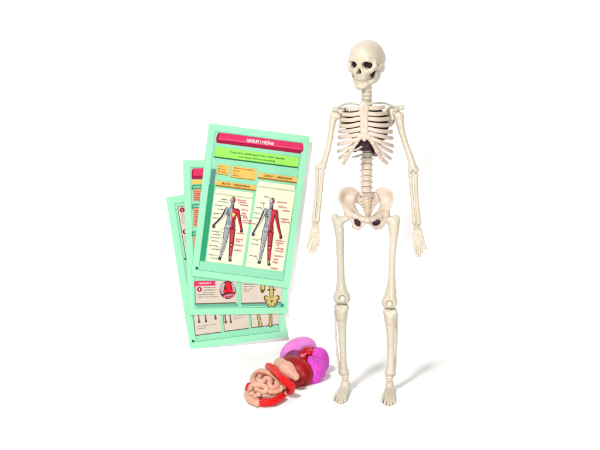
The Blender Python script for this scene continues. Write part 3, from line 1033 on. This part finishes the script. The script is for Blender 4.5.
def quad_lerp(q, u0, v0, u1, v1):
    q = np.array(q, float)

    def f(u, v):
        return tuple((q[0] * (1 - u) + q[1] * u) * (1 - v) + (q[3] * (1 - u) + q[2] * u) * v)
    return [f(u0, v0), f(u1, v0), f(u1, v1), f(u0, v1)]


YB, YM, YFp = WALLY - 5.6, WALLY - 7.8, WALLY - 10.2
# ---------------- back poster
b = Poster('rearmost mint poster at the bottom of the stack with three cards of leg bones', [(167.5, 197.5), (265.5, 184.0), (287.5, 336.5), (189, 350)], YB)
iq = b.inset(10)
b.polys('inner_panel', [iq], MINT2, 1)
b.frame('frame_line', iq, 0.5, GLINE, 2)


def bpt(u, v):
    """poster-local px: origin at bottom-left card corner, u right, v up, along the sheet"""
    return None


cards = [[(195, 315.0), (221.8, 311.2), (222.0, 331.4), (195.6, 335.0)], [(224.4, 310.8), (249.0, 307.4), (249.4, 327.6), (224.8, 331.0)], [(251.6, 307.2), (279, 303.4), (279.4, 323.8), (252.0, 327.2)]]
for q in cards:
    up = [(q[0][0] - 3, q[0][1] - 22), (q[1][0] - 3, q[1][1] - 22), q[2], q[3]]
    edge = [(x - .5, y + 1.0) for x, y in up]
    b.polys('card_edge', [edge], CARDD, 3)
    b.polys('info_card', [up], CARD, 4)
legs = []
foot = []
for x, y, l in ((199.2, 321, 10), (206.0, 320.4, 10), (215.6, 317.6, 8), (225.8, 321.4, 12), (230.8, 321.0, 12)):
    legs.append(strip([(x - 1.2, y - l - 4), (x - .6, y - 4), (x, y)], [0.9, 0.6, 0.9]))
    foot.append(disc(x, y + 0.8, 1.3, 1.4))
b.polys('bone_drawing', legs + foot, mat('umber_ink', (124, 98, 88), 0.5, 0.1, 200, gain=PG), 5)
legs2, l3, l4 = [], [], []
for x0, x1 in ((257.5, 260.0), (269.5, 270.0)):
    legs2.append(strip([(x0, 306), (x0 + 1.0, 316), (x1 + .6, 325)], [2.0, 1.7, 1.7]))
    legs2.append(disc(x1 + .4, 325.0, 2.1, 2.2))
    l3.append(strip([(x0 - .6, 306), (x0 + .4, 316), (x1 + .2, 324)], [.55, .5, .5]))
    l3.append(strip([(x0 + .9, 306), (x0 + 1.7, 316), (x1 + 1.1, 324)], [.4, .35, .35]))
    l3.append(disc(x1 + .4, 325.0, 1.2, 1.4))
b.polys('bone_drawing', legs2, mat('sepia_ink', (84, 66, 44), 0.5, 0.1, 200, gain=PG), 5)
b.polys('bone_drawing', l3, TAN, 6)
b.text('small_print', [('Kości podudzia i stopy', 197, 326.5, 19, 0.95, 'L'), ('podtrzymują', 197, 328.9, 9, 0.95, 'L'), ('Stopa ma 26 kości', 233.5, 316.4, 13, 0.9, 'L'), ('połączonych stawami', 233.5, 318.8, 11, 0.9, 'L')], INK, 5)
side = [(178, 207.2), (205, 203.6), (210, 262), (187.5, 265)]
b.polys('card_edge', [[(x - .8, y - .4) for x, y in side]], CARDD, 3)
b.polys('info_card', [side], CARD, 4)
b.polys('badge', [disc(182.2, 210.0, 2.6), disc(185.0, 231.6, 2.6)], CRIM, 5)
b.text('badge_number', [('1', 182.2, 210.0, None, 2.6, 'C'), ('2', 185.0, 231.6, None, 2.6, 'C')], WHITEI, 6)
b.text('small_print', [(w, 180.8 + i * 0.36, 215.0 + i * 2.0, None, 1.0, 'L') for i, w in enumerate(['Układ', 'kostny', 'stanowi', 'oparcie', 'dla ciała'])] +
       [(w, 184.0 + i * 0.3, 236.5 + i * 2.0, None, 1.0, 'L') for i, w in enumerate(['Chroni', 'narządy', 'wewn.', 'płuca', 'serce', 'mózg'])], INK, 5)
b.polys('corner_dot', [disc(193.2, 341.2, 1.4), disc(185.2, 259.0, 1.2)], DGREEN, 5)

# ---------------- middle poster
m_ = Poster('middle mint poster in the stack with cards of organs and a drawn pelvis', [(184, 160.8), (284.8, 158.8), (288.2, 313.4), (187.4, 315.2)], YM)
iq = m_.inset(9.5)
m_.polys('inner_panel', [iq], MINT2, 1)
m_.frame('frame_line', iq, 0.5, GLINE, 2)
m_.polys('title_banner', [[(193, 168.4), (279, 166.8), (279.2, 175.6), (191.8, 176.6), (191.6, 171)]], PINK, 4)
m_.polys('banner_edge', [[(191.8, 170.6), (193, 168.4), (192.9, 175.8), (279.2, 174.8), (279.2, 177.6), (192.4, 179.2), (191.6, 177.6)]], CRIM, 5)
m_.polys('subtitle_band', [[(192.2, 179.8), (279.4, 178.2), (279.4, 182.6), (192.4, 184.2)]], ORANGE, 4)
for y, h in ((185, 12.0), (204.0, 18.6), (231.5, 14)):
    m_.polys('note_box', [[(192.8, y + 3), (235, y + 2.2), (235.4, y + 3 + h), (193.2, y + 4 + h)]], SALMON, 4)
    m_.polys('note_header', [[(191.6, y + 1.5), (192.8, y - .2), (236, y - 1), (236, y + 3.8), (193.2, y + 4.2), (191.8, y + 6)]], GREEN, 5)
    m_.text('note_header_text', [('KOŚCI', 197.0, y + 2.0, None, 1.6, 'C')], WHITEI, 6)
    m_.text('small_print', [(t, 194.2, y + 6.6 + 2 * i, None, 1.15, 'L') for i, t in enumerate(['czaszka i kręgi', 'obojczyk, żebra', 'mostek, łopatka', 'miednica, udo', 'rzepka, piszczel', 'stopa i dłoń', 'kość krzyżowa', 'kość łokciowa'][:int((h - 2) // 2)])], MAROON, 6, bold=0.02)
c1 = [(195.4, 281.0), (236.5, 280.6), (236.6, 302.2), (195.6, 303.2)]
c2 = [(241.2, 281.0), (281.4, 280.6), (281.8, 301.8), (241.4, 302.8)]
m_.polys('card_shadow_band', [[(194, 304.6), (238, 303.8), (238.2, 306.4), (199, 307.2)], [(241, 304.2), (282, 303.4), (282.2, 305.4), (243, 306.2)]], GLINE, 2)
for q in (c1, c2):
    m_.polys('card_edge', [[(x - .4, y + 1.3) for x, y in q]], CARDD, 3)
    m_.polys('info_card', [q], CARD, 4)
m_.polys('header_tag', [[(194.2, 282.0), (195.4, 281.0), (216.2, 280.8), (214.8, 283.2), (216.2, 285.6), (196, 286.0), (194.8, 288), (193.8, 286)]], PINK, 5)
m_.text('header_tag_text', [('NARZĄDY', 205.0, 283.3, 12.5, 1.8, 'C')], WHITEI, 6)
m_.polys('badge', [disc(199.4, 289.4, 2.5)], CRIM, 5)
m_.text('badge_number', [('3', 199.4, 289.4, None, 2.8, 'C')], WHITEI, 6)
m_.text('small_print', [('Wewnątrz tułowia', 203.4, 287.6, 12.5, 1.0, 'L'), ('znajdują się serce', 203.4, 290.0, 14, 1.0, 'L'), ('płuca i wątroba.', 203.4, 292.4, 13, 1.0, 'L'), ('Sprawdź ich nazwy', 197.6, 294.6, 17, 1.0, 'L'), ('i ułóż je w modelu szkieletu.', 197.6, 297.0, 21, 1.0, 'L'),
                        ('Kręgosłup tworzą 33', 243.5, 284.2, 13, 1.0, 'L'), ('kręgi, a miednica', 243.5, 286.6, 11.5, 1.0, 'L'), ('łączy go z nogami.', 243.5, 289.0, 9, 1.0, 'L'), ('Zobacz.', 243.5, 291.0, 6, 1.0, 'L')], INK, 5, bold=0.02)
m_.polys('organ_picture', [disc(227.8, 290.0, 8.3, 9.0, 28)], mat('plum_ink', (96, 26, 46), 0.5, 0.2, 300), 5)
m_.polys('organ_picture', [strip([(224, 283), (222, 287), (222.5, 294)], [1.5, 2.2, 1.4]), strip([(232, 283), (234, 287), (233.6, 292)], [1.2, 1.8, 1.2])], mat('mauve_ink', (168, 150, 160), 0.5, 0.2, 300), 6)
m_.polys('organ_picture', [strip([(227.5, 282.4), (228.2, 286), (229.5, 289)], [1.6, 2.6, 1.8]), strip([(223.5, 292.0), (228, 290.2), (233, 291.8)], [1.2, 1.7, 1.1])], mat('scarlet_ink', (226, 22, 26), 0.5, 0.1, 300), 7)
m_.polys('organ_picture', [strip([(223.6, 296.8), (228, 296.2), (234.4, 295.0)], [1.0, 2.1, 1.5])], mat('blush_ink', (240, 150, 168), 0.5, 0.2, 400, gain=PG), 8)
m_.polys('organ_picture', [strip([(225, 297.2), (229, 296.6), (233, 295.6)], [.3, .5, .4]), strip([(226.4, 288.6), (226.2, 291), (225.4, 293)], [.5, .3, .3])], mat('wine_ink', (150, 18, 44), 0.5, 0.2, 400), 9)
spine = [strip([(271.2, 280), (271.4, 288), (271.6, 296)], [2.2, 2.1, 2.3]), strip([(267.5, 290.4), (271.5, 289.2), (275.6, 289.8)], [.7, 1.2, .7]),
         strip([(268.0, 285.6), (271.5, 284.6), (275.2, 285.2)], [.6, 1.0, .6])]
PV = [(263.6, 296.6), (265.6, 295.2), (268.6, 296.6), (271.6, 297.4), (274.6, 296.4), (277.6, 295.0), (279.8, 296.4), (279.4, 299.6), (276.8, 302.6), (276.4, 305.6), (274.0, 307.4), (271.6, 305.8), (269.0, 307.6), (266.6, 305.8), (266.2, 302.8), (264.2, 300.0)]
PVc = np.mean(PV, axis=0)
m_.polys('bone_drawing', [PV], OLIVE, 5)
m_.polys('bone_drawing', spine + [strip([(263.0, 284), (262.6, 290.0), (261.5, 293)], [2.6, 2.4, .8])], OLIVE, 5.2)
m_.polys('bone_drawing', [[tuple(PVc + (np.array(p) - PVc) * 0.84) for p in PV]], TAN, 6)
m_.polys('bone_drawing', [strip([(271.2, 280), (271.4, 288), (271.6, 297)], [1.3, 1.2, 1.5]), strip([(263.0, 284), (262.8, 289.6)], [1.7, 1.3])], TAN, 6.4)
m_.polys('bone_drawing', [strip([(269.6, 284.0 + k * 3), (273.2, 283.9 + k * 3)], [.16, .16]) for k in range(5)] + [disc(268.6, 304.2, .8), disc(274.6, 304.0, .8), [(269.2, 299.2), (271.6, 303.4), (274.0, 299.0), (272.4, 300.4), (270.8, 300.4)], strip([(265.4, 298.4), (267.4, 301.4)], [.2, .5]), strip([(278.0, 298.2), (276.0, 301.2)], [.2, .5])], OLIVE, 7)
m_.polys('corner_dot', [disc(282.3, 305.4, 1.7)], GREEN, 8)

# ---------------- front poster
f_ = Poster('front mint poster overlapping the others, with two full body muscle charts side by side', [(209.7, 123.6), (309.6, 136.6), (289.5, 288.2), (190.3, 275.7)], YFp)
iq = f_.inset(9.6)
f_.polys('inner_panel', [iq], MINT2, 1)
f_.frame('frame_line', iq, 0.5, GLINE, 2)
f_.polys('side_strip', [[(209.2, 184), (214.8, 184.7), (204.9, 261.4), (199.5, 260.8)]], GREEN, 3)
f_.polys('side_tab', [[(211.6, 168.6), (216.2, 169.2), (214.2, 184.4), (209.8, 183.9)]], LGREY, 4)
f_.polys('title_banner', [[(220.2, 132.6), (303.0, 143.4), (302.6, 150.2), (217.6, 139.6)]], PINK, 4)
f_.polys('banner_edge', [[(220.2, 132.6), (217.6, 139.6), (302.6, 150.2), (303.0, 143.4), (303.3, 150.2), (300.2, 153.6), (216.4, 142.8), (216.2, 137.8), (218, 133.2)]], CRIM, 3)
f_.polys('banner_highlight', [strip([(219.8, 138.6), (260, 143.8), (302, 149.2)], [.22, .22, .22])], mat('light_pink_ink', (255, 120, 160), 0.5, 0.05, 40, gain=PG), 5)
f_.text('title', [('SZKIELET I MIĘŚNIE', 260.2, 141.9, 27.5, 3.0, 'C')], WHITEI, 6, bold=0.022)
f_.polys('lime_box_edge', [[(215.4, 146.9), (299.2, 157.8), (297.9, 168.4), (213.8, 157.6)]], DGREEN, 3)
f_.polys('lime_box', [[(215.6, 146.6), (299.2, 157.5), (298.0, 167.0), (214.2, 156.2)]], LIME, 4)
f_.text('intro_text', [('Poznaj nazwy najważniejszych kości i mięśni człowieka', 257.5, 155.3, 55, 1.75, 'C'), ('oraz miejsca, w których się znajdują', 256.6, 158.9, 37, 1.75, 'C')], DGREEN, 5, bold=0.03)
for q in ([(217.7, 164.0), (229.6, 165.5), (228.3, 174.9), (216.5, 173.4)], [(231.8, 165.9), (256.8, 169.1), (255.4, 179.9), (230.4, 176.7)]):
    f_.polys('legend_edge', [[(x - .3, y + .7) for x, y in q]], BROWN, 3)
    f_.polys('legend_box', [q], ORANGE, 4)
f_.text('legend_text', [('Kolory', 218.8, 166.1, 6, 1.3, 'L'), ('kości', 221.2, 169.0, 4.6, 1.3, 'L'), ('mięśnie', 220.8, 171.8, 5.6, 1.3, 'L'), ('Mięśnie poprzecznie prążkowane', 233.8, 167.7, 20.5, 1.3, 'L'),
                       ('gładkie', 233.2, 170.4, 7.0, 1.2, 'L'), ('serca', 232.8, 172.6, 4.0, 1.2, 'L'), ('szkielet', 232.3, 175.0, 7.5, 1.2, 'L')], mat('dark_brown_ink', (112, 66, 24), 0.5, 0.05, 40, gain=PG), 5)
f_.polys('legend_dot', [disc(219.2, 168.9, .75)], INK, 5)
f_.polys('legend_dot', [disc(218.9, 171.5, .75)], REDI, 5)
PANL = [(214.6, 190.2), (253.2, 195.2), (242.4, 265.6), (206.2, 261.2)]
PANR = [(257.4, 184.0), (295.8, 189.0), (282.6, 271.4), (245.6, 266.6)]
for q in (PANL, PANR):
    f_.polys('chart_panel', [q], CREAM, 3)
for q in ([(216.2, 180.4), (256.2, 185.6), (255.4, 191.2), (215.4, 186.0)], [(258.4, 172.4), (297.4, 177.5), (296.6, 183.6), (257.6, 178.5)]):
    top = quad_lerp(q, 0, 0, 1, 0.74)
    f_.polys('chart_header_edge', [quad_lerp(q, 0, 0, 1, 1)], BROWN, 5)
    f_.polys('chart_header', [top], ORANGE, 6)
for q in ([(215.6, 188.0), (253.6, 193.0), (252.6, 198.6), (215.0, 193.4)], [(258.2, 180.8), (295.4, 185.8), (294.6, 191.2), (257.6, 186.3)]):
    f_.polys('scroll_edge', [quad_lerp(q, 0, 0.05, 1, 1.12)], CREAMD, 4)
    f_.polys('scroll', [quad_lerp(q, 0.01, 0, .99, .95)], CREAM, 4.6)
    f_.polys('scroll_edge', [quad_lerp(q, 0, 0.86, 1, .98)], CREAMD, 4.8)
hb = mat('dark_brown_ink', (112, 66, 24))
f_.text('chart_header_text', [('PRZÓD - UMIĘŚNIENIE', 235.9, 185.1, 28.6, 2.0, 'C'), ('SZKIELET - UMIĘŚNIENIE', 277.6, 177.3, 29, 2.0, 'C')], hb, 7, bold=0.03)
f_.polys('corner_dot', [disc(196.8, 268.2, 1.5)], DGREEN, 4)


def figure(name, cx, cy, hands, feet, headx, heady, front):
    a = f_.ang
    ca, sa = math.cos(a), math.sin(a)

    def T(poly):
        return [(cx + x * ca - y * sa, cy + x * sa + y * ca) for x, y in poly]
    hl, hr = hands
    fl, fr = feet
    hy = heady
    sh = hy + 8.5
    job = []
    P = lambda m, polys, l: job.extend((m, T(p), l) for p in polys)
    P(INK, [strip([(headx, hy + 2.5), (headx, hy + 7.4)], [1.5, 2.0]), disc(headx, hy, 2.6, 3.6), disc(headx, hy + 2.2, 1.9, 2.2)], 4)
    P(GREYI, [disc(headx - .9, hy + .2, 1.4, 2.6), strip([(headx - .5, hy + 3), (headx - .5, hy + 7)], [.7, .9]), disc(headx + .4, hy + 2.6, 1.2, 1.4)], 4.4)
    hip, kn = -1.0, 15.5
    # dark outlines, bone half then muscle half
    larm = [(-5.3, sh + .8), (-9.2, (sh + hl[1]) / 2 + .5), (hl[0], hl[1])]
    rarm = [(5.3, sh + .8), (8.6, (sh + hr[1]) / 2 + .5), (hr[0], hr[1])]
    lleg = [(-2.7, hip), (-3.6, kn), (fl[0], fl[1] - 1)]
    rleg = [(2.7, hip), (3.6, kn), (fr[0], fr[1] - 1)]
    P(INK, [strip(larm, [1.9, 1.5, 1.1]), disc(hl[0], hl[1] + 1, 1.7, 2.3), strip(rarm, [2.0, 1.6, 1.1]), disc(hr[0], hr[1] + 1, 1.6, 2.3)], 4.5)
    P(INK, [strip(lleg, [3.0, 2.1, 1.3]), strip(rleg, [3.0, 2.2, 1.3]), disc(-5.2, sh + 1.6, 2.1, 2.4), disc(5.2, sh + 1.6, 2.1, 2.4)], 4.8)
    P(PALE, [strip(lleg, [2.6, 1.7, .9])], 5)
    P(GREYI, [disc(-5.2, sh + 1.7, 1.7, 2.0), [(-5.6, sh), (-1, sh - 1.2), (0, sh - 1.2), (0, 2), (-3.5, 2), (-4.8, -3), (-3.8, -9), (-5.2, sh + 4)]], 5)
    P(MAROON, [strip(rleg, [2.8, 2.0, 1.1]), disc(5.2, sh + 1.7, 1.8, 2.1), [(5.6, sh), (1, sh - 1.2), (0, sh - 1.2), (0, 2), (3.5, 2), (4.8, -3), (3.8, -9), (5.2, sh + 4)]], 5)
    P(INK, [strip([(fl[0], fl[1] - 2), (fl[0] - .7, fl[1] + 1)], [1.2, 1.7]), strip([(fr[0], fr[1] - 2), (fr[0] + .7, fr[1] + 1)], [1.2, 1.7]),
            strip([(-4.4, sh + 2), (-2.6, sh + 6), (-1.4, sh + 9)], [.9, 1.4, .8])], 5.5)
    P(GREYI, [strip([(-2.0, hip + 2), (-2.6, kn - 1)], [.5, .3]), strip([(-3.4, kn + 1), (fl[0] + .6, fl[1] - 3)], [.5, .25])], 5.8)
    P(PALE, [strip([(lx * .96 - .1, ly + 1) for lx, ly in larm], [.7, .6, .35]), strip([(-2.6, hip + 2.5), (-3.4, kn - 1.5)], [.95, .6]), strip([(-3.7, kn + 1.5), (fl[0], fl[1] - 3)], [.8, .4]),
             strip([(-.9, sh), (-.8, -8), (-.7, -2)], [.4, .4, .5]), strip([(-3.8, -3.6), (-2.0, -2.2), (-.8, -1.4)], [.6, 1.2, .5])] +
            [strip([(-1.2, sh + 2 + k * 1.8), (-3.0, sh + 2.6 + k * 1.8), (-4.2, sh + 3.8 + k * 1.6)], [.25, .28, .2]) for k in range(5)] + [disc(headx - .9, hy - .9, 1.1, 1.8)], 6)
    P(REDI, [disc(5.0, sh + 1.8, 1.4, 1.6), strip([(lx * .97, ly + .8) for lx, ly in rarm], [1.4, 1.1, .6]), strip([(2.6, hip + 1), (3.4, kn - 1.5)], [2.1, 1.4]), strip([(3.7, kn + 1.5), (fr[0], fr[1] - 3)], [1.5, .7]),
             [(4.8, sh + .6), (.6, sh - .4), (.6, -9.5), (3.0, -9.6), (4.6, sh + 5)], [(3.2, -9), (.6, -9), (.6, -1), (3.6, -2)], strip([(headx + 1.2, hy - 2.4), (headx + 1.3, hy + 2)], [.8, .7])], 6)
    P(MAROON, [strip([(2.2, sh + 4), (4.2, sh + 5)], [.2, .2]), strip([(1.8, hip + 3), (2.6, kn - 2)], [.22, .2]), strip([(3.6, hip + 3), (4.0, kn - 3)], [.2, .2]), strip([(.8, -7), (3, -6.4)], [.2, .2]), strip([(.8, -4.6), (3.2, -4)], [.2, .2])], 7)
    P(PALE, [strip([(3.4, kn - .6), (3.7, kn + .8)], [.8, .6]), strip([(fr[0] - .1, fr[1] - 4), (fr[0], fr[1] - 1)], [.5, .3]), strip([(.4, sh), (.5, -2)], [.22, .22])], 7)
    for k in (-.9, -.3, .3, .9):                              # fibres and folds
        P(ROSE, [strip([(2.7 + k * 1.2, hip + 2.2), (3.4 + k * .9, kn - 3)], [.1, .16]), strip([(3.7 + k * .8, kn + 3), (fr[0] + k * .3, fr[1] - 6)], [.16, .08])], 7.4)
        P(GREYI, [strip([(-2.7 + k * 1.3, hip + 3), (-3.5 + k * .8, kn - 2)], [.12, .12]), strip([(-3.6 + k * .8, kn + 2), (fl[0] + k * .4, fl[1] - 4)], [.12, .1])], 7.4)
    for k in range(5):
        P(ROSE, [strip([(1.0 + .1 * k, sh + 1.4 + k * 1.3), (2.8, sh + 1.0 + k * 1.2), (4.4 - .1 * k, sh + 2.2 + k * .9)], [.08, .2, .08])], 7.5)
        P(MAROON, [strip([(.7, -9 + k * 1.7), (2.6, -8.6 + k * 1.7)], [.12, .12]), strip([(6.0 + k * (hr[0] - 7) / 6, sh + 3 + k * 2.6), (7.2 + k * (hr[0] - 7) / 6, sh + 2.4 + k * 2.6)], [.14, .14])], 7.6)
        P(INK, [strip([(-1.4, sh + 1.4 + k * 1.8), (-3.2, sh + 1.9 + k * 1.8), (-4.5, sh + 3.2 + k * 1.6)], [.1, .14, .1]), strip([(-1.2, -7 + k * 1.3), (-.3, -7 + k * 1.3)], [.14, .14])], 7.6)
    P(INK, [strip([(-.0, sh - 1), (.05, 0)], [.12, .12]), strip([(-5.4, sh + 4), (-4.2, -9), (-5.0, -3), (-5.2, 4), (-5.4, kn - 2)], [.16] * 5), strip([(5.4, sh + 4), (4.2, -9), (5.0, -3), (5.2, 4), (5.4, kn - 2)], [.16] * 5),
            strip([(-.4, 2.4), (-1.8, kn - 2), (-2.6, kn + 6)], [.2, .14, .1]), strip([(.4, 2.4), (1.8, kn - 2), (2.6, kn + 6)], [.2, .14, .1]), strip([(-3.2, kn - .4), (-4.4, kn + .2)], [.4, .4])], 7.8)
    if front:
        P(ORANGE, [disc(1.8, sh + 6.0, 1.5, 2.0)], 8)
        P(CREAM, [disc(1.9, sh + 5.6, .6, .9)], 9)
        P(INK, [disc(headx - .9, hy - .2, .5, .55), disc(headx + 1.0, hy - .2, .5, .55), strip([(headx - .8, hy + 2), (headx + .9, hy + 2)], [.25, .25])], 8)
    job.sort(key=lambda j: j[2])
    V, Fc, ms, mi = [], [], [], []
    for n, (m, p, l) in enumerate(job):
        if m not in ms:
            ms.append(m)
        mi.append(ms.index(m))
        Fc.append(tuple(range(len(V), len(V) + len(p))))
        V += [at(x, y, f_.Y - LAYER * 4 - 0.012 * n) for x, y in p]
    o = obj(name, V, Fc, ms[0], f_.root, smooth=False)
    for m in ms[1:]:
        o.data.materials.append(m)
    o.data.polygons.foreach_set('material_index', mi)
    return T


TL_ = figure('muscle_chart', 229.8, 229.0, ((-16.2, -1.9), (11.8, -1.0)), ((-5.8, 31), (3.9, 31.2)), -0.5, -29.0, True)
TR_ = figure('muscle_chart', 268.0, 232.0, ((-14.3, 2.9), (13.3, 2.4)), ((-4.4, 31.6), (4.7, 32.2)), 0.1, -31.0, False)
bones = [('czaszka', 221, 199.0), ('żuchwa', 218.5, 201.2), ('obojczyk', 214.5, 204.6), ('mostek', 216.8, 208.6), ('łopatka', 213, 213.0), ('żebra', 212.6, 217.4), ('kręgi', 212.2, 231.0), ('miednica', 211.6, 234.0), ('kość udowa', 210.6, 237.0), ('rzepka', 211.4, 240.4), ('piszczel', 209.2, 245), ('strzałka', 211.4, 248.6), ('stopa', 208.6, 254.2), ('palce', 211.0, 257.6)]
ends = [(231, 201), (230.6, 203), (226.6, 206.5), (228.6, 210), (226, 211.5), (226.5, 214), (226.6, 227), (226, 231), (225, 238), (224.4, 246.5), (223, 250), (222.6, 252), (221, 257), (219.6, 259)]
f_.text('bone_name', [(t, x, y, 6.5 if len(t) < 8 else 8.5, 1.15, 'L') for t, x, y in bones] +
        [('czaszka', 264.0, 196.4, 5, 1.1, 'L'), ('kręgi', 260.6, 202.6, 4.6, 1.1, 'L'), ('łopatka', 256.0, 207.2, 6, 1.1, 'L'), ('żebra', 254.0, 212.6, 5, 1.1, 'L'), ('kość krzyż.', 252.6, 239.4, 5.5, 1.1, 'L'), ('kość pięt.', 249.2, 255.2, 8, 1.1, 'L'), ('kość łokciowa', 253.4, 217.6, 6.6, 1.1, 'L'), ('nadgarstek', 252.0, 223.4, 5.6, 1.1, 'L'), ('kość kulszowa', 251.2, 243.6, 7.4, 1.1, 'L')], INK, 5, bold=0.03)
lead = [strip([(x + 6.6, y + .8), e], [.14, .14]) for (t, x, y), e in zip(bones, ends)]
lead += [strip([a, c], [.14, .14]) for a, c in (((268, 197), (270.6, 199)), ((263, 203.6), (264, 209)), ((261, 208), (262.8, 210)), ((258.6, 213.4), (264, 216)), ((257.6, 239.8), (264.6, 238)), ((255, 256), (259, 261)))]
f_.polys('leader_line', lead, INK, 4.2)
mus = [('mięsień czołowy', 237.2, 199.6), ('policzkowy', 238.4, 201.8), ('naramienny', 240, 204.4), ('piersiowy', 241, 209.2), ('zębaty', 241.4, 213), ('dwugłowy', 240.6, 215.2), ('skośny', 243, 217.4), ('prosty brzucha', 242.6, 219.8), ('prostownik', 243, 222.2),
       ('krawiecki', 236.6, 232.8), ('czworogł.', 235.6, 238.6), ('łydka', 236, 240.8), ('piszczelowy', 234.6, 244.6), ('strzałkowy', 233.8, 249.8)]
mus2 = [('czworoboczny', 277, 201.6), ('kapturowy', 278.6, 206.4), ('podgrzeb.', 282.2, 210.2), ('trójgłowy', 280.8, 218.6), ('najszerszy', 281.2, 221.4), ('pośladkowy', 275.8, 240.2), ('dwugłowy', 276, 242.6), ('uda', 276.4, 245), ('półścięgn.', 275.6, 248), ('brzuchaty', 275.4, 250.6), ('płaszczkow.', 274, 255.4), ('łydki', 273.6, 259.0), ('ścięgno', 272.4, 261.8), ('Achillesa', 270.2, 267.8)]
f_.text('muscle_name', [(t, x, y, min(9.0, 0.84 * len(t)), 1.85, 'L') for t, x, y in mus] + [(t, x, y, min(10.0, 0.9 * len(t)), 1.85, 'L') for t, x, y in mus2], ROSE, 5, bold=0.035)

# ================================================================== LIGHT, WORLD, CAMERA
w = bpy.data.worlds.new('World')
SC.world = w
w.use_nodes = True
w.node_tree.nodes['Background'].inputs['Color'].default_value = (1, 1, 1, 1)
w.node_tree.nodes['Background'].inputs['Strength'].default_value = 0.02


def area(name, loc, target, size, power, color=(1, 1, 1), sizey=None):
    l = bpy.data.lights.new(name, 'AREA')
    l.energy = power
    l.size = size
    if sizey:
        l.shape = 'RECTANGLE'
        l.size_y = sizey
    l.color = color
    o = bpy.data.objects.new(name, l)
    o.location = loc
    d = Vector(target) - Vector(loc)
    o.rotation_euler = d.to_track_quat('-Z', 'Y').to_euler()
    COL.objects.link(o)
    return o


area('key_lamp', (-0.60, -1.16, 1.54), (0.06, 0, 0.1), 0.25, 37, (1, 0.985, 0.96))
area('added_front_fill', (0.38, -2.0, 0.44), (0.22, 0.1, 0.20), 0.7, 33.5, (1, 0.99, 0.975))  # unseen fill lamp, added to whiten the wall and brighten bone fronts

cd = bpy.data.cameras.new('camera')
cd.sensor_width = 36
cd.lens = F / 600 * 36
cd.clip_start = 0.05
cd.clip_end = 50
co = bpy.data.objects.new('camera', cd)
co.location = CAM * MM
co.rotation_euler = (math.pi / 2 - PITCH, 0, 0)
COL.objects.link(co)
SC.camera = co

SC.view_settings.view_transform = 'Standard'
SC.view_settings.look = 'None'
SC.view_settings.exposure = 0
SC.view_settings.gamma = 1
SC.cycles.max_bounces = 8
SC.cycles.use_denoising = True
for o in bpy.data.objects:
    if '_base' in o:
        del o['_base']
